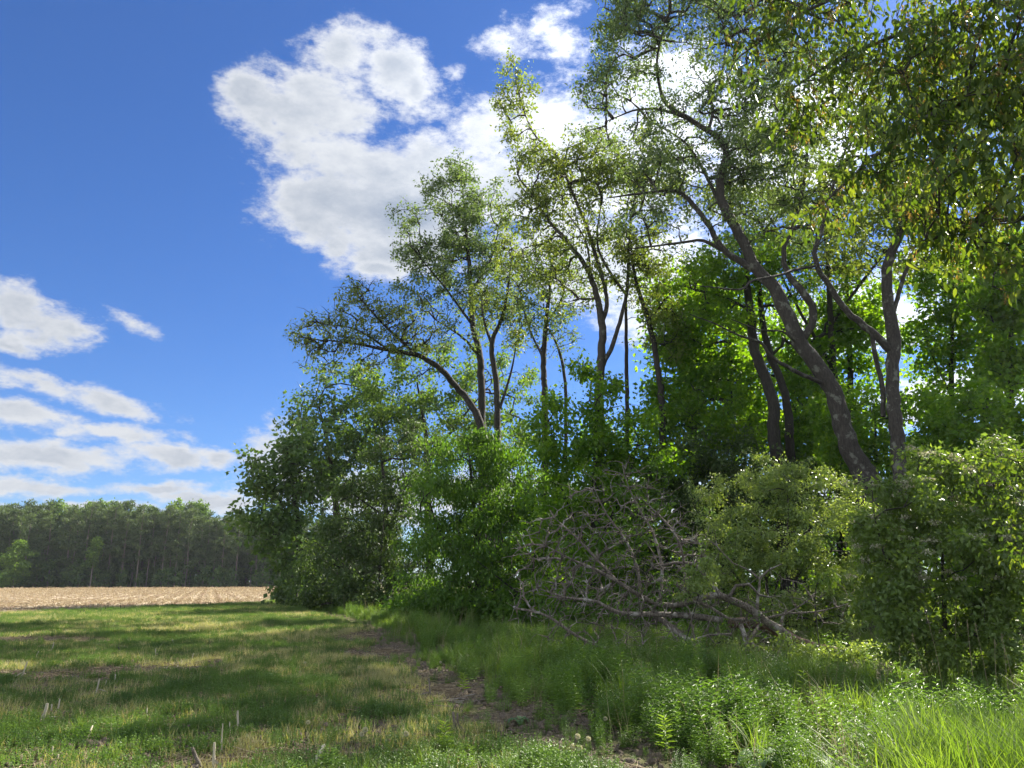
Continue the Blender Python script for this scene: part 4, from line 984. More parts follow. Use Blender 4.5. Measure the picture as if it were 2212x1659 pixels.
gm = Geo(); gm.add(np.vstack([top, top.mean(0) - [0, 0, .06]]), np.array([[i, (i + 1) % 14, 14] for i in range(14)]), 3)
link_obj('broken_top', gm.mesh('broken_top', M['bark_red'], (0, 0, 0)), root)

plant('vine', 'green vine leaves scattered through the dead branches', 'vine',
      [[(1390, 1400, 15.6, .01), (1380, 1300, 15.6, .008), (1370, 1180, 15.8, .006), (1400, 1080, 16, .003)], [(1385, 1330, 15.6, .007), (1460, 1280, 15.6, .005), (1560, 1240, 15.8, .003)]],
      [(1380, 1150, 60, 80, 15.9, .5), (1410, 1040, 50, 50, 16.2, .5), (1440, 1270, 60, 50, 15.5, .4), (1560, 1200, 50, 60, 16.2, .4), (1250, 1330, 80, 30, 15.2, .4), (1600, 1330, 60, 40, 15.4, .4)], 120, 1100, .05, .035, M['leaf_elder'], M['bark'], seed=54, spread=.09, step=.2, rtip=.002, jitter=.03, detailed=True)
plant('low_shrub', 'low leafy shrub half hiding the log and the broken sticks', 'shrub',
      [[(1700, 1440, 15, .01), (1700, 1400, 15, .008), (1705, 1370, 15, .004)], [(1702, 1430, 15, .008), (1600, 1400, 15, .006), (1560, 1385, 15, .003)], [(1702, 1430, 15, .008), (1790, 1410, 15, .006), (1850, 1400, 15, .003)]],
      [(1700, 1405, 50, 22, 15, .4), (1780, 1420, 60, 24, 15, .4), (1590, 1410, 60, 24, 15, .4, .7), (1860, 1425, 50, 30, 14.8, .4), (1450, 1400, 60, 20, 14.8, .4, .5)], 160, 4200, .055, .035, M['leaf_honey'], M['bark'], seed=56, spread=.08, step=.2, rtip=.002, jitter=.03, detailed=True)
# leafy sprig in front of the dead limb
plant('leafy_sapling', 'small sunlit sapling with rounded leaves rising through the dead branches', 'sapling',
      [[(1480, 1390, 15.2, .012), (1500, 1320, 15.2, .01), (1520, 1250, 15.2, .007), (1530, 1215, 15.2, .003)]],
      [(1520, 1240, 36, 32, 15.2, .3), (1490, 1272, 26, 22, 15.2, .25)], 70, 1500, .055, .04, M['leaf_honey'], M['bark'], seed=51, spread=.06, step=.12, rtip=.002, jitter=.02, detailed=True)
plant('leafy_sapling', 'tiny bright yellow-green sprout at the right of the dead branches', 'sapling',
      [[(1760, 1300, 15, .01), (1765, 1262, 15, .008), (1790, 1245, 15, .004)]],
      [(1775, 1252, 36, 12, 15, .25)], 24, 240, .09, .04, M['tallgrass'], M['bark'], seed=52, spread=.05, step=.12, rtip=.002, jitter=.02, detailed=True, droop=.5)

# ------------------------------------------------------------------ pine wood across the field
def pine_proto(seed, h, low):
    g = np.random.default_rng(seed)
    q = np.array([[0, 0, -.3, .22], [0, 0, h * .3, .19], [g.normal(0, .2), g.normal(0, .2), h * .65, .13], [g.normal(0, .3), g.normal(0, .3), h * .97, .03]])
    q = catmull(q, 1.5)
    gt = Geo(); V, F = tube(q, 6, .05, seed); gt.add(V, F, 4)
    gb = Geo(); gl = Geo()
    n = 44
    for i in range(n):
        z = h * (low + (1 - low) * (i + g.random()) / n)
        t = (z / h - low) / (1 - low)
        ln = (3.4 * (1 - t) ** .7 * (.55 + .45 * min(1, t * 5)) + .5) * (.7 + .5 * g.random())
        a = g.random() * 6.283
        d = np.array([math.cos(a), math.sin(a), .12 + .5 * t])
        c0 = np.array([np.interp(z, q[:, 2], q[:, 0]), np.interp(z, q[:, 2], q[:, 1]), z])
        c1 = c0 + d * ln
        V, F = segs(c0[None], c1[None], np.array([.05]), np.array([.015]), 3); gb.add(V, F, 4)
        m = int(26 + ln * 16)
        f = .25 + .8 * g.random((m, 1)) ** .7
        c = c0 + d * ln * f + g.normal(0, 1, (m, 3)) * np.array([.42, .42, .22]) * (.5 + .6 * f)
        nn = g.normal(0, 1, (m, 3)) + [0, 0, .8]
        aa = g.normal(0, 1, (m, 3)) + d * .8 + [0, 0, .25]
        V, F, k, T = leaves(c, aa, nn, .5 + .4 * g.random(m), .16 + .14 * g.random(m), .1, np.clip(g.random() * .6 + g.random(m) * .4, 0, 1))
        gl.add(V, F, k, T)
    return gt.mesh('trunk', M['bark_pine']), gb.mesh('branches', M['bark_pine']), gl.mesh('crown', M['pine'])
def round_proto(seed, h, mat, low=.2, wid=.32, n=2600, tall=False):
    g = np.random.default_rng(seed)
    q = catmull(np.array([[0, 0, -.3, .2], [0, 0, h * .4, .16], [g.normal(0, .2), 0, h * .9, .03]]), 1.5)
    gt = Geo(); V, F = tube(q, 6, .05, seed); gt.add(V, F, 4)
    gl = Geo()
    nb = 16
    for i in range(nb):
        z = h * (low + (1.0 - low) * (i + .5) / nb)
        tq = (z / h - low) / (1 - low)
        rr = h * wid * max(.3, (1 - (2 * (.08 + .88 * tq) - 1) ** 2) ** .5)
        a = g.random() * 6.28; o = rr * .55 * g.random() ** .5
        m = n // nb
        d = norm(g.normal(0, 1, (m, 3)))
        c = np.array([math.cos(a) * o, math.sin(a) * o, z]) + d * np.array([rr * .62, rr * .62, h * .085]) * g.random((m, 1)) ** .45
        nn = d + g.normal(0, .6, (m, 3)) + [0, 0, .6]
        V, F, k, T = leaves(c, g.normal(0, 1, (m, 3)) + [0, 0, .2], nn, .38 + .3 * g.random(m), .28 + .2 * g.random(m), .1, np.clip(g.random() * .5 + g.random(m) * .5, 0, 1))
        gl.add(V, F, k, T)
    return gt.mesh('trunk', M['bark_pine']), None, gl.mesh('crown', mat)
def place_far(name, protos, x, y, s, label, cat, group=None, rz=None):
    tr, br, cr = protos
    root = empty(name, (x, y, 0), label, cat, group)
    root.rotation_euler = (0, 0, rng.random() * 6.28 if rz is None else rz)
    root.scale = (s, s, s * (.93 + .14 * rng.random()))
    link_obj('trunk', tr, root)
    if br: 
        o = link_obj('branches', br, root); o['kind'] = 'stuff'
    o = link_obj('crown', cr, root); o['kind'] = 'stuff'
    return root
pines = [pine_proto(100 + i, 19.5 + i * .5, [.3, .22, .16, .34, .12, .38][i]) for i in range(6)]
decs = [round_proto(120 + i, 20, M['farleaf'], .5, .17, 2400, False) for i in range(3)]
bushes = [round_proto(130 + i, 5, M['leaf_far'], .02, .42, 700) for i in range(2)]
def far_y(x): return 190 + 0.05 * (x + 100)
def far_h(x): return np.interp(x, [-140, -110, -85, -50], [.97, .92, .85, .77])
for row in range(6):
    for k in range(36):
        x = -146 + k * 3.15 + rng.normal(0, .7) + row * .9
        y = far_y(x) + row * 3.6 + rng.normal(0, 1.0)
        px_l = -82 if row == 0 else -200
        pr_ = pines[int(rng.integers(6))] if x > -112 else pines[int(rng.choice([1, 2, 4]))]
        place_far('pine_tree', pr_, x, y, float(far_h(x)) * (.93 + .14 * rng.random()), 'tall pine with a bare lower trunk in the dark wood across the field', 'tree', 'pines across the field')
for k, (px, s, yy) in enumerate([(85, 1.22, 5), (175, 1.2, 6), (222, 1.17, 5), (322, 1.15, 6), (355, 1.17, 5), (425, 1.12, 6), (20, 1.12, 6), (110, 1.22, 7), (150, 1.2, 8), (200, 1.17, 6), (265, 1.12, 8), (300, 1.16, 7), (370, 1.2, 8), (385, 1.1, 10), (400, 1.16, 9), (410, 1.18, 7), (60, 1.14, 9), (445, .98, 8), (505, .99, 9), (545, .98, 8), (570, .98, 9), (235, 1.1, 9), (340, 1.08, 8)]):
    v = ray(px, 1254); D = 196 + yy
    place_far('leafy_tree', decs[k % 3], v[0] / v[1] * D, D, s * .88 - .02, 'pale green leafy treetop showing above the pines', 'tree', 'leafy trees behind the pines')
for k in range(120):
    x = -142 + (k % 40) * 2.7 + rng.normal(0, 1.0)
    place_far('far_bush', bushes[k % 2], x, far_y(x) - 2.0 + 6 * (k // 40) + rng.normal(0, 1.2), .5 + .45 * rng.random() + .35 * (k // 40) + (.35 if x < -100 else 0), 'low dark bush at the foot of the pines', 'shrub', 'bushes at the foot of the pines')
wp = [round_proto(150 + i, 11, M['leaf_far'], .04, .42, 2600) for i in range(3)]
for k in range(30):
    x = -2 + (k % 15) * 6.2 + rng.normal(0, 1.5)
    place_far('background_tree', wp[k % 3], x, 74 + 9 * (k // 15) + rng.normal(0, 2), .75 + .3 * rng.random(), 'low leafy tree far behind the wood, glimpsed between the trunks', 'tree', 'background trees beyond the wood')
bl1 = round_proto(140, 11, M['farleaf'], .05, .46, 3200)
v = ray(30, 1254)
place_far('round_tree', bl1, v[0] / v[1] * 180, 180, .95, 'small bright yellow-green tree standing in front of the pines at the left edge', 'tree')
bl2 = round_proto(141, 13, M['farleaf'], .45, .2, 1300)
v = ray(196, 1254)
place_far('round_tree', bl2, v[0] / v[1] * 186, 186, .95, 'thin light green tree between the dark pines, left part of the far wood', 'tree')

# ------------------------------------------------------------------ ground cover
def proto(name, me):
    return bpy.data.objects.new(name, me)
def grass_proto(seed, n, r, h0, h1, w, bend, mat, nseg=2):
    g = np.random.default_rng(seed)
    a = g.random(n) * 6.283; rr = r * g.random(n) ** .5
    b = np.stack([np.cos(a) * rr, np.sin(a) * rr, np.full(n, -.01)], 1)
    h = h0 + (h1 - h0) * g.random(n)
    d2 = g.random(n) * 6.283; out = np.stack([np.cos(d2), np.sin(d2), np.zeros(n)], 1)
    s = np.stack([-np.sin(d2), np.cos(d2), np.zeros(n)], 1)
    bn = bend * (.3 + g.random(n)) * h
    V = []; ks = []
    for i in range(nseg + 1):
        t = i / nseg
        c = b + out * (bn * t ** 2)[:, None] + np.array([0, 0, 1]) * (h * (t - .18 * bend * t * t))[:, None]
        ww = w * (1 - t) ** .6 * .5
        if i < nseg:
            V += [c - s * ww, c + s * ww]
        else:
            V += [c]
    nv = 2 * nseg + 1
    VV = np.stack(V, 1).reshape(-1, 3)
    gm = Geo()
    base = (np.arange(n) * nv)[:, None]
    T = np.repeat(g.random(n), nv)
    Fq = []
    for i in range(nseg - 1):
        Fq.append(base + np.array([2 * i, 2 * i + 1, 2 * i + 3, 2 * i + 2]))
    Ft = base + np.array([2 * nseg - 2, 2 * nseg - 1, 2 * nseg])
    idx = np.concatenate([np.concatenate(Fq, 0).ravel() if Fq else np.zeros(0, int), Ft.ravel()])
    tot = np.concatenate([np.full(n * (nseg - 1), 4), np.full(n, 3)])
    return raw_mesh('grass', VV, idx, tot, mat, T)
def weed_proto(seed, stems, r, h, leafn, L, W, mat, droop=.3, stem_mat=None, spread=.0, fl=False):
    g = np.random.default_rng(seed)
    gm = Geo()
    for s in range(stems):
        a = g.random() * 6.28; rr = r * g.random() ** .5
        b = np.array([math.cos(a) * rr, math.sin(a) * rr, -.01])
        hh = h * (.6 + .5 * g.random())
        tip = b + np.array([g.normal(0, .12) * hh, g.normal(0, .12) * hh, hh])
        V, F = segs(b[None], tip[None], np.array([.003]), np.array([.0015]), 3)
        gm.add(V, F, 4, .5)
        n = leafn
        t = .12 + .88 * (np.arange(n) + g.random(n)) / n
        c = b + (tip - b) * t[:, None] + g.normal(0, spread, (n, 3))
        an = np.arange(n) * 2.4 + g.random() * 6
        aa = np.stack([np.cos(an), np.sin(an), .75 - droop * 1.5 + .6 * t], 1)
        nn = np.stack([-np.cos(an) * .7, -np.sin(an) * .7, np.ones(n)], 1) + g.normal(0, .25, (n, 3))
        sz = (.65 + .5 * g.random(n)) * (1.15 - .55 * t)
        V, F, k, T = leaves(c, aa, nn, L * sz, W * sz, .15, np.clip(.2 + .5 * g.random() + .4 * (g.random(n) - .4), 0, 1), True, droop)
        gm.add(V, F, k, T)
    return gm.mesh('weed', mat)
def litter_proto(seed, n, r, l, mat, w=.006, up=.15):
    g = np.random.default_rng(seed)
    c = np.stack([g.normal(0, r, n), g.normal(0, r, n), .012 + .02 * g.random(n)], 1)
    a = g.random(n) * 6.28
    d = np.stack([np.cos(a), np.sin(a), g.normal(0, up, n)], 1) * (l * (.3 + g.random(n)))[:, None]
    p0 = c - d * .5; p1 = c + d * .5
    m = np.minimum(p0[:, 2], p1[:, 2]); off = np.maximum(0, .006 - m)
    p0[:, 2] += off; p1[:, 2] += off
    V, F = segs(p0, p1, np.full(n, w * .5) * (.5 + g.random(n)), np.full(n, w * .4), 3)
    gm = Geo(); gm.add(V, F, 4, np.repeat(g.random(n), 6))
    return gm.mesh('litter', mat)

def scatter(name, xy, protos, sc, label, cat, tilt=.0, zoff=0.0, which=None, seed=1):
    g = np.random.default_rng(seed)
    n = len(xy)
    z = height(xy[:, 0], xy[:, 1]) + zoff
    me = bpy.data.meshes.new(name)
    me.vertices.add(n)
    me.vertices.foreach_set('co', np.stack([xy[:, 0], xy[:, 1], z], 1).astype(np.float32).ravel())
    rot = np.stack([g.normal(0, tilt, n), g.normal(0, tilt, n), g.random(n) * 6.283], 1)
    for nm, typ, arr in (('rot', 'FLOAT_VECTOR', rot), ('sc', 'FLOAT', sc), ('which', 'INT', which if which is not None else g.integers(0, len(protos), n))):
        at = me.attributes.new(nm, typ, 'POINT')
        at.data.foreach_set('vector' if typ == 'FLOAT_VECTOR' else 'value', np.ascontiguousarray(arr, np.int32 if typ == 'INT' else np.float32).ravel())
    o = link_obj(name, me)
    ng = bpy.data.node_groups.new(name, 'GeometryNodeTree')
    ng.interface.new_socket('Geometry', in_out='INPUT', socket_type='NodeSocketGeometry')
    ng.interface.new_socket('Geometry', in_out='OUTPUT', socket_type='NodeSocketGeometry')
    N = ng.nodes; Lk = ng.links
    gi = N.new('NodeGroupInput'); go = N.new('NodeGroupOutput')
    jn = N.new('GeometryNodeJoinGeometry')
    def attr(nm, typ):
        a = N.new('GeometryNodeInputNamedAttribute'); a.data_type = typ; a.inputs['Name'].default_value = nm
        return a.outputs['Attribute']
    ra = attr('rot', 'FLOAT_VECTOR'); sa = attr('sc', 'FLOAT'); wa = attr('which', 'INT')
    e2r = N.new('FunctionNodeEulerToRotation'); Lk.new(ra, e2r.inputs[0])
    for i, pm in enumerate(protos):
        oi = N.new('GeometryNodeObjectInfo'); oi.inputs['Object'].default_value = pm
        oi.inputs['As Instance'].default_value = True
        cmpn = N.new('FunctionNodeCompare'); cmpn.data_type = 'INT'; cmpn.operation = 'EQUAL'
        Lk.new(wa, cmpn.inputs[2]); cmpn.inputs[3].default_value = i
        ip = N.new('GeometryNodeInstanceOnPoints')
        Lk.new(gi.outputs[0], ip.inputs['Points']); Lk.new(cmpn.outputs[0], ip.inputs['Selection'])
        Lk.new(oi.outputs['Geometry'], ip.inputs['Instance']); Lk.new(e2r.outputs[0], ip.inputs['Rotation'])
        Lk.new(sa, ip.inputs['Scale'])
        Lk.new(ip.outputs[0], jn.inputs[0])
    Lk.new(jn.outputs[0], go.inputs[0])
    md = o.modifiers.new('scatter', 'NODES'); md.node_group = ng
    return tag(o, label, cat, kind='stuff')

def wedge(n, y0, y1, seed, margin=1.08, power=1.0):
    """points over the ground in front of the camera"""
    g = np.random.default_rng(seed)
    y = y0 + (y1 - y0) * g.random(n) ** power
    x = (g.random(n) * 2 - 1) * y * .75 * margin
    return np.stack([x, y], 1), g
def patch_noise(x, y, s, seed=0):
    r = np.random.default_rng(seed)
    o = 0
    for i in range(5):
        a, b, c = r.normal(0, s, 2).tolist() + [r.random() * 6.28]
        o = o + np.sin(a * x + b * y + c + 1.2 * np.sin(b * .7 * x - a * y))
    return o / 5

gP = [proto('grass_tuft', grass_proto(200 + i, 70, .20, .05, .15, .007, .55, M['grass'])) for i in range(3)]
cP = [proto('clover_patch', weed_proto(210 + i, 26, .17, .09 + .03 * i, 7, .026, .020, M['weed'], .25)) for i in range(3)]
tP = [proto('tall_grass', grass_proto(220 + i, 46, .16, .28, .62, .010, .75, M['tallgrass'], 4)) for i in range(3)]
wP = [proto('tall_weed', weed_proto(230 + i, 8, .16, .5, 24, .085, .022, M['weed'], .35)) for i in range(3)]
sP = [proto('small_weed', weed_proto(240 + i, 14, .16, .42, 30, .035, .024, M['weed'], .2, spread=.012)) for i in range(2)]
dP = [proto('dry_blades', grass_proto(245 + i, 10, .2, .4, .8, .006, .4, M['straw'], 3)) for i in range(2)]
lP = [proto('straw', litter_proto(250 + i, 26, .16, .20, M['straw'])) for i in range(3)]
kP = [proto('sticks', litter_proto(256 + i, 14, .22, .35, M['bark_dead'], .012, .1)) for i in range(2)]

FAR = 34
pts, g = wedge(60000, 5.2, 62, 300, power=.75)
x, y = pts.T
dirtv = near_blobs(x, y, DIRT); fdist = field_dist(x, y)
left = x < weeds_edge(y)
pn = patch_noise(x, y, .9, 1)
keep = left & (g.random(len(x)) > np.clip(dirtv * 2.6 + pn * .3, 0, .96)) & (fdist < 1.5) & (y < 60)
q = pts[keep]
scl = .8 + .5 * g.random(len(q)) + np.clip((q[:, 1] - 18) / 40, 0, .6)
scatter('short_grass', q, gP + cP, scl, 'short patchy grass and clover over the open strip left of the weeds', 'grass', .1, seed=1,
        which=np.where(patch_noise(q[:, 0], q[:, 1], 1.3, 4) + g.normal(0, .4, len(q)) > 0, g.integers(0, 3, len(q)), g.integers(3, 6, len(q))))
# tall growth on the right and along the foot of the wood
pts, g = wedge(30000, 4.6, 62, 301, power=.8)
x, y = pts.T
edge = weeds_edge(y); te = tree_edge(y)
keep = (x > edge + g.normal(0, .25, len(x))) & (x < te + np.where(y > 22, .6, 4) + 8 * (g.random(len(x)) < np.where(y > 24, .1, .5)))
keep &= (near_blobs(x, y, DIRT) < .12)
q = pts[keep]; g = np.random.default_rng(5)
pn = patch_noise(q[:, 0], q[:, 1], 1.1, 9)
which = np.where(pn + g.normal(0, .25, len(q)) > .12, 0, np.where(pn < -.2, 1, 2))
which = np.where(which == 0, g.integers(0, 3, len(q)), np.where(which == 1, g.integers(3, 6, len(q)), np.where(g.random(len(q)) < .5, g.integers(6, 8, len(q)), g.integers(3, 6, len(q)))))
into = np.clip((q[:, 0] - weeds_edge(q[:, 1])) / 1.6, .28, 1)
scl = (.45 + .6 * g.random(len(q)) ** 1.5 + .22 * np.clip(patch_noise(q[:, 0], q[:, 1], 1.9, 17) * 2, -1, 1)) * into * 1.1
which = np.where(g.random(len(q)) < .07, g.integers(8, 10, len(q)), which)
scatter('tall_weeds', q, tP + wP + sP + dP, scl, 'lush knee-high weeds and grass in front of the wood on the right', 'weeds', .08, seed=2, which=which)
# a few taller tufts in the short grass
pts, g = wedge(1500, 5.5, 34, 302, power=.8)
x, y = pts.T
keep = (x < weeds_edge(y)) & (near_blobs(x, y, DIRT) < .3) & (g.random(len(x)) < .25 + .55 * (x > weeds_edge(y) - 3.0))
q = pts[keep]
scatter('weed_tufts', q, tP + wP + sP, .3 + .25 * np.random.default_rng(1).random(len(q)), 'scattered taller weed tufts standing in the short grass', 'weeds', .08, seed=3)
# straw litter
pts, g = wedge(12000, 5.2, 40, 303, power=.8)
x, y = pts.T
keep = (x < weeds_edge(y) + .4) & (g.random(len(x)) < .22 + np.clip(near_blobs(x, y, DIRT) * 2.2, 0, .9))
q = pts[keep]
scatter('straw_litter', q, lP, .6 + .8 * np.random.default_rng(2).random(len(q)), 'dry straw and chopped stalks lying on the bare patches', 'straw', .05, seed=4)
pts, g = wedge(3000, 5.2, 30, 304, power=.8)
x, y = pts.T
keep = (x < weeds_edge(y) + .4) & (near_blobs(x, y, DIRT) > .15) & (x > -7) & (g.random(len(x)) < .4)
q = pts[keep]
scatter('dead_twigs', q, kP, .6 + .6 * np.random.default_rng(3).random(len(q)), 'grey dead twigs strewn over the bare ground of the track', 'twigs', .05, seed=5)

def clod_proto(seed):
    g = np.random.default_rng(seed); gm = Geo()
    for i in range(16):
        d = norm(g.normal(0, 1, (9, 3))); r = .012 + .028 * g.random() ** 2
        c = np.array([g.normal(0, .16), g.normal(0, .16), r * .3])
        an = np.arange(6) / 6 * 6.283
        ring = np.stack([np.cos(an), np.sin(an), np.zeros(6)], 1) * (1 + g.normal(0, .2, (6, 1)))
        V = np.vstack([c + ring * r * 1.2 - [0, 0, r * .4], c + ring * r * .8 + [0, 0, r * .3] + g.normal(0, .1 * r, (6, 3)), c + [[0, 0, r * .7]]])
        F = [[k, (k + 1) % 6, 6 + (k + 1) % 6] for k in range(6)] + [[k, 6 + (k + 1) % 6, 6 + k] for k in range(6)] + [[6 + k, 6 + (k + 1) % 6, 12] for k in range(6)]
        gm.add(V, np.array(F), 3, float(g.random()) * .3)
    return gm.mesh('clods', M['clod'])
M['clod'] = bark_mat('soil_clod', (.08, .06, .04), (.2, .16, .11))
clods = [proto('soil_clods', clod_proto(280 + i)) for i in range(3)]
pts, g = wedge(16000, 5.2, 26, 305, power=.8)
x, y = pts.T
keep = (near_blobs(x, y, DIRT) > -.05) & (g.random(len(x)) < .5)
q = pts[keep]
scatter('soil_clods', q, clods, .6 + .7 * np.random.default_rng(4).random(len(q)), 'small clods of dry soil on the bare patches of the track', 'soil clods', .05, seed=7)

# stubble field: rows of cut stalks running away towards the pines
def stubble_proto(seed):
    g = np.random.default_rng(seed)
    gm = Geo()
    n = 2
    b = np.stack([g.normal(0, .12, n), g.normal(0, .05, n), np.full(n, -.02)], 1)
    t = b + np.stack([g.normal(0, .06, n), g.normal(0, .06, n), .07 + .13 * g.random(n)], 1)
    V, F = segs(b, t, np.full(n, .014), np.full(n, .013), 4); gm.add(V, F, 4, .6)
    m = 7
    c = np.stack([g.normal(0, .3, m), g.normal(0, .3, m), np.full(m, .02)], 1)
    V, F, k, T = leaves(c, g.normal(0, 1, (m, 3)) * [1, 1, .15], g.normal(0, .3, (m, 3)) + [0, 0, 1], .2 + .25 * g.random(m), np.full(m, .05), .2)
    gm.add(V, F, k, T)
    return gm.mesh('stubble', M['straw'])
bP = [proto('stubble', stubble_proto(260 + i)) for i in range(4)]
g = np.random.default_rng(9)
rows = np.arange(-130, 60, .76)
rd = np.array([-.363, .932]); cd = np.array([.932, .363])
al = []
for rr in rows:
    for seg, st in ((np.arange(20, 75, .33), .06), (np.arange(75, 190, .8), .2)):
        s = seg + g.normal(0, st, len(seg))
        p = cd * rr + rd[None] * s[:, None] + g.normal(0, .05, (len(s), 2))
        al.append(p)
al = np.vstack(al)
x, y = al.T
ok = (field_dist(x, y) > -.6 + g.normal(0, .5, len(x))) & (x < np.where(y < 64, tree_edge(np.minimum(y, 66)) - 1.5, -20.5 - (y - 64) * .2)) & (y < 180) & (y > 28) & (x > -y * .8) 
ok &= g.random(len(x)) < np.where(y < 80, .75, .8)
q = al[ok]
scatter('corn_stubble', q, bP, (.8 + .5 * g.random(len(q))) * np.clip(1 + (q[:, 1] - 60) / 200, 1, 1.5), 'tan cut corn stubble in rows across the sunlit field', 'stubble', .12, seed=6)

# ------------------------------------------------------------------ single cut stalks in the grass
def c5(cx, cy): return (cx / 3.655 * .72, (1850 + cy / 3.655) * .72)
def c1(cx, cy): return (cx / 1.943 * .72, (1450 + cy / 1.943) * .72)
stalks = [(c5(300, 490), c5(215, 690), .011, 'tall pale stalk leaning right, nearest the left edge in the sunlit strip'),
          (c5(425, 378), c5(378, 462), .010, 'short leaning stalk just behind the tall one at the left edge'),
          (c5(592, 280), c5(562, 402), .009, 'upright stalk in the shaded grass behind the left stalks'),
          (c5(520, 950), c5(412, 1200), .016, 'thick long pale stalk leaning right in the near left grass'),
          (c5(570, 960), c5(558, 1045), .009, 'thin stalk standing between the thick stalk and its neighbour'),
          (c5(655, 900), c5(618, 1045), .010, 'stalk with a folded husk right of the thick one'),
          (c5(1092, 680), c5(1042, 860), .012, 'pale stalk rising from the bare shaded patch'),
          (c5(1170, 700), c5(1160, 790), .007, 'thin short stalk between two taller ones by the bare patch'),
          (c5(1268, 630), c5(1250, 750), .009, 'stalk at the edge of the sunlit strip by the bare patch'),
          (c5(1005, 1275), c5(865, 1420), .013, 'stalk lying low and pointing right in the near grass'),
          (c5(1295, 330), c5(1330, 405), .012, 'dark brown stalk leaning left in the sunlit strip'),
          (c5(1704, 350), c5(1708, 450), .008, 'thin stalk standing straight in the sunlit strip'),
          (c5(1888, 250), c5(1915, 330), .008, 'stalk leaning left at the shadow edge'),
          (c5(2122, 400), c5(2096, 520), .008, 'thin pale stalk in the shade right of the sunlit strip'),
          (c5(1615, 1000), c5(1655, 1160), .007, 'curved thin stalk in the middle of the shaded grass'),
          (c5(640, 1510), c5(575, 1590), .012, 'short pale broken stalk at the bottom left'),
          (c5(580, 1420), c5(568, 1540), .007, 'very thin upright stalk near the bottom left'),
          (c1(1385, 1325), c1(1396, 1450), .012, 'split pale stalk with a forked husk near the bottom'),
          (c1(1300, 1400), c1(1296, 1560), .006, 'thin faint stalk left of the split one'),
          (c1(1338, 1390), c1(1350, 1470), .006, 'short faint stalk beside the split one'),
          (c1(1120, 1540), c1(1190, 1655), .016, 'stout grey stalk leaning left at the bottom edge'),
          (c1(1250, 1510), c1(1248, 1650), .012, 'white upright stalk at the bottom edge'),
          (c1(1885, 1575), c1(1800, 1665), .020, 'thick bleached stalk lying at the bottom, left of the track'),
          (c1(1460, 1230), c1(1475, 1275), .007, 'small pale stub in the grass left of the track'),
          (((900 + 778 / 2.011) * .72, (1650 + 775 / 2.011) * .72), ((900 + 803 / 2.011) * .72, (1650 + 905 / 2.011) * .72), .011, 'grey stalk standing on the bare track'),
          (((900 + 922 / 2.011) * .72, (1650 + 975 / 2.011) * .72), ((900 + 948 / 2.011) * .72, (1650 + 1085 / 2.011) * .72), .014, 'left one of the two frayed brown stalks at the end of the track'),
          (((900 + 950 / 2.011) * .72, (1650 + 985 / 2.011) * .72), ((900 + 958 / 2.011) * .72, (1650 + 1085 / 2.011) * .72), .012, 'right one of the two frayed brown stalks at the end of the track')]
for i in range(9):
    cx = [452, 470, 490, 500, 590, 615, 705, 722, 1225][i]; cy = [738, 742, 735, 745, 728, 722, 712, 716, 690][i]
    stalks.append((c1(cx + rng.normal(0, 2), cy), c1(cx, cy + 34), .018, 'dark cut stalk in the row at the near edge of the stubble field'))
stalk_mat = M['straw']
for i, (tp, bt, r, lab) in enumerate(stalks):
    r *= 1.05
    b = G(*bt); t = P(tp[0], tp[1], b[1])
    g = np.random.default_rng(500 + i)
    if lab.startswith('stalk lying') or lab.startswith('thick bleached'):
        t = G(*tp); t[2] = .07
    b[2] = height(b[0], b[1]) - .03
    lean = t - b; ln = np.linalg.norm(lean)
    t = t + np.array([0, g.normal(0, .15) * ln, 0])
    root = empty('corn_stalk', tuple(b), lab, 'stalk', 'row of dark stalks at the field edge' if 'row at the near edge' in lab else None)
    mt = M['bark_d'] if ('dark' in lab) else (M['bark_dead'] if 'frayed' in lab or 'grey' in lab else M['stalk'])
    n = 7
    tt = np.linspace(0, 1, n)[:, None]
    perp = norm(np.cross(lean, [0, 1, .3])) * ln * g.normal(0, .03)
    q = np.concatenate([b + lean * tt + perp * np.sin(tt * 3.1) + (0 if 'curved' not in lab else norm(np.cross(lean, [0, 1, 0])) * ln * .12 * np.sin(tt * 3.1)), r * (1.15 - .4 * tt)], 1)
    q[3, 3] *= 1.3; q[5, 3] *= 1.2
    V, F = tube(q - np.append(b, 0), 7, .1, i)
    gm = Geo(); gm.add(V, F, 4, .75); gm.add(V[-7:], np.arange(7), 7, .4)
    link_obj('stem', gm.mesh('stem', mt, (0, 0, 0), True), root)
    if r >= .009:
        m = 4
        c = (q[3, :3] - b) + np.zeros((m, 3))
        V, F, k, T = leaves(c, g.normal(0, 1, (m, 3)) * [1, 1, .2] + [0, 0, -.8], g.normal(0, 1, (m, 3)), .12 + .1 * g.random(m), .012 + .012 * g.random(m), .2, None, True, .3)
        gm = Geo(); gm.add(V, F, k, T)
        link_obj('husk', gm.mesh('husk', mt), root)

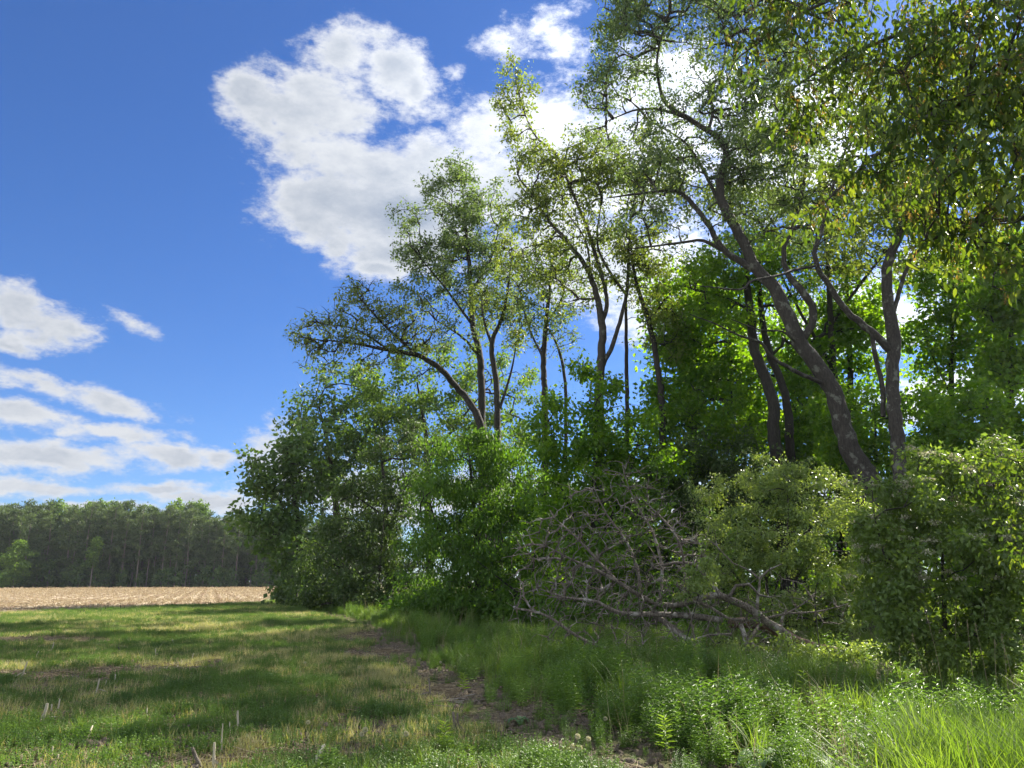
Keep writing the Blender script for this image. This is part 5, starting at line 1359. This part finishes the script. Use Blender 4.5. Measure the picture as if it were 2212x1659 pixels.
# ------------------------------------------------------------------ dandelion clocks
def c2(cx, cy): return ((900 + cx / 2.011) * .72, (1650 + cy / 2.011) * .72)
clock = None
gmH = Geo()
g = np.random.default_rng(77)
d = norm(g.normal(0, 1, (260, 3)))
V, F, k, T = leaves(d * .010, d, g.normal(0, 1, (260, 3)), np.full(260, .014), np.full(260, .006), .1, np.full(260, .9))
gmH.add(V, F, k, T)
head_me = gmH.mesh('seed_head', M['cream'])
gmS = Geo(); V, F = tube(catmull(np.array([[0, 0, 0, .0025], [.01, 0, .5, .0022], [0, 0, 1., .002]]), .2), 5, .03, 1); gmS.add(V, F, 4, .5)
stem_me = gmS.mesh('stem', M['weed'])
clocks = [(848, 677, 80, 'on the left rim of the tall weeds above the track'), (30, 680, 45, 'alone in the short grass left of the track'), (935, 705, 40, 'low beside the track, right of the tallest clock'),
          (1013, 637, 60, 'left one of the pair above the weeds'), (1047, 640, 60, 'right one of the pair above the weeds'), (1183, 685, 60, 'in the bright weeds right of the pair'),
          (373, 1112, 70, 'lower one of the two in the near grass'), (395, 1085, 90, 'upper one of the two in the near grass'), (640, 1108, 70, 'in the near grass below the frayed stalks'),
          (1113, 538, 50, 'small far one near the dead branches'), (1675, 1125, 90, 'upper left of the four at the bottom'), (1740, 1140, 100, 'upper right of the four at the bottom'),
          (1645, 1185, 70, 'lower left of the four at the bottom'), (1688, 1193, 70, 'lower right of the four at the bottom'), (2057, 962, 110, 'in the weeds right of centre, near the lance-leaved plant'),
          (1843, 1018, 110, 'standing tall in the middle of the near weeds'), (50, 1040, 60, 'in the near short grass at left')]
for i, (cx, cy, hpx, lab) in enumerate(clocks):
    px, py = c2(cx, cy)
    b = G(px + rng.normal(0, 2), py + hpx / 2.011 * .72)
    t = P(px, py, b[1])
    root = empty('dandelion', (b[0], b[1], float(height(b[0], b[1]))), 'white dandelion clock ' + lab, 'dandelion')
    dv = Vector((t[0] - b[0], 0, t[2] - root.location.z))
    s = link_obj('stem', stem_me, root); s.scale = (1, 1, dv.length); s.rotation_euler = dv.to_track_quat('Z', 'Y').to_euler()
    h = link_obj('seed_head', head_me, root, dv); sc_ = 1.0 + .3 * rng.random(); h.scale = (sc_, sc_, sc_)

# ------------------------------------------------------------------ stand-out plants near the camera
def big_leaf_plant(px, py, n, L, W, h, lab, mat, seed):
    g = np.random.default_rng(seed)
    b = G(px, py); b[2] = height(b[0], b[1])
    root = empty('burdock_plant', tuple(b), lab, 'plant')
    for i in range(n):
        a = i * 2.4 + g.random() * .5
        # broad leaf: a grid bent along its length
        nu, nv = 7, 5
        u = np.linspace(0, 1, nu); v = np.linspace(-1, 1, nv)
        U, Vv = np.meshgrid(u, v, indexing='ij')
        wd = W * .5 * np.sin(np.pi * np.clip(U, .03, .98) ** .7) ** .8 * (1 + .07 * np.sin(U * 17 + i))
        lf = .75 + .4 * g.random()
        X = U * L * lf * .9; Y = Vv * wd * lf
        Z = h * (.5 + .5 * g.random()) + .5 * L * U - .75 * L * U ** 2 + .22 * np.abs(Vv) * wd + .012 * np.sin(U * 20) * np.abs(Vv)
        R_ = np.stack([X * math.cos(a) - Y * math.sin(a) + .03 * math.cos(a), X * math.sin(a) + Y * math.cos(a) + .03 * math.sin(a), Z], -1).reshape(-1, 3)
        ii, jj = np.meshgrid(np.arange(nu - 1), np.arange(nv - 1), indexing='ij')
        q = (ii * nv + jj).ravel()
        F = np.stack([q, q + 1, q + 1 + nv, q + nv], 1)
        gm = Geo(); gm.add(R_, F, 4, float(g.random()))
        lfo = link_obj('leaf', gm.mesh('leaf', mat, (0, 0, 0), True), root)
        st = np.array([[.01, 0, -.02, .006], [R_[2][0] * .5, R_[2][1] * .5, Z[0, 2] * .5, .005], [R_[2][0], R_[2][1], R_[2][2], .004]])
        V, F = tube(catmull(st, .05), 5, .03, i); g2 = Geo(); g2.add(V, F, 4, .4)
        link_obj('stalk', g2.mesh('stalk', mat), root)
big_leaf_plant(1650, 1668, 8, .26, .18, .16, 'broad pale green burdock leaves at the bottom centre', M['burdock'], 3)
big_leaf_plant(1745, 1672, 7, .26, .18, .14, 'broad bluish green burdock leaves at the bottom, right of the other burdock', M['burdock'], 4)
big_leaf_plant(1120, 1560, 6, .14, .09, .06, 'low rosette of broad leaves at the right end of the track', M['burdock'], 5)
big_leaf_plant(1330, 1520, 6, .16, .10, .10, 'yellow-green broad-leaved seedling in the weeds', M['weed'], 6)

def lance_plant(px, top, bot, lab, seed):
    b = G(px, bot); b[2] = height(b[0], b[1])
    t = P(px, top, b[1]); hh = t[2] - b[2]
    g = np.random.default_rng(seed)
    root = empty('goldenrod_plant', tuple(b), lab, 'plant')
    V, F = tube(catmull(np.array([[0, 0, -.02, .004], [g.normal(0, .02), 0, hh * .5, .0035], [g.normal(0, .03), 0, hh, .002]]), .1), 5, .03, seed)
    gm = Geo(); gm.add(V, F, 4, .5); link_obj('stem', gm.mesh('stem', M['weed']), root)
    n = 26
    tv = np.array([.7])
    for i in range(n):
        f = .25 + .75 * i / n
        a = i * 2.4
        L = .13 * (1.1 - .5 * f)
        V, F, k, T = leaves(np.array([[0, 0, hh * f]]), np.array([[math.cos(a), math.sin(a), .35 + .6 * f]]), np.array([[-math.cos(a) * .6, -math.sin(a) * .6, 1.]]), np.array([L]), np.array([L * .2]), .2, np.array([.4 + .5 * f]), True, .35)
        gm = Geo(); gm.add(V, F, k, T); link_obj('leaf', gm.mesh('leaf', M['tallgrass']), root)
for i, (px, top, bot, lab) in enumerate([(1354, 1476, 1560, 'tall lance-leaved plant lit bright in the centre of the weeds'), (1395, 1480, 1555, 'lance-leaved plant just right of the brightest one'),
                                         (1440, 1548, 1640, 'lance-leaved plant lower in the near weeds'), (1300, 1478, 1550, 'lance-leaved plant left of the brightest one'), (1745, 1450, 1560, 'lance-leaved plant below the log'),
                                         (1650, 1490, 1580, 'lance-leaved plant below the clump of broken sticks'), (1000, 1455, 1500, 'pale leafy plant on the right rim of the track'), (960, 1560, 1625, 'leafy plant in the near grass below the track')]):
    lance_plant(px, top, bot, lab, 600 + i)

# tall grass clump at the bottom right
rt = [proto('reed_blade_clump', grass_proto(270 + i, 34, .14, .45, .85, .016, .55, M['tallgrass'], 5)) for i in range(2)]
g = np.random.default_rng(8)
q = []
for _ in range(190):
    a = G(g.uniform(1960, 2400), g.uniform(1655, 1830)); q.append(a[:2])
q = np.array(q)
scatter('reed_grass', q, rt, .7 + .35 * g.random(len(q)), 'bright tall grass clump with broad arching blades at the bottom right', 'grass', .08, seed=8)
# dry stems in front of the flowering bush
for i, (px, top, bot, bend) in enumerate([(2040, 1330, 1510, -.05), (2075, 1300, 1500, .06), (2110, 1340, 1520, .02), (2140, 1350, 1520, -.03), (2160, 1380, 1530, .05), (2185, 1400, 1540, .03), (1955, 1400, 1530, .02), (2008, 1370, 1520, -.08), (2200, 1370, 1540, -.04)]):
    b = G(px, bot); b[2] = height(b[0], b[1]); t = P(px, top, b[1]); hh = t[2]
    root = empty('dry_stem', tuple(b), 'thin dry grass stem in front of the dark flowering bush', 'dry stem', 'dry grass stems at the right')
    V, F = tube(catmull(np.array([[0, 0, -.02, .0035], [bend * hh * .4, 0, hh * .5, .003], [bend * hh * 1.6, 0, hh, .0015]]), .12), 5, .05, i)
    gm = Geo(); gm.add(V, F, 4, .6); link_obj('stem', gm.mesh('stem', M['straw']), root)
    gg = np.random.default_rng(i); m = 14
    c = np.array([bend * hh * 1.6, 0, hh]) - np.stack([gg.normal(0, .004, m), gg.normal(0, .004, m), gg.random(m) * .12], 1)
    V, F, k, T = leaves(c, gg.normal(0, .4, (m, 3)) + [0, 0, 1], gg.normal(0, 1, (m, 3)), np.full(m, .03), np.full(m, .006), .1)
    gm = Geo(); gm.add(V, F, k, T); link_obj('seed_head', gm.mesh('seed_head', M['straw']), root)
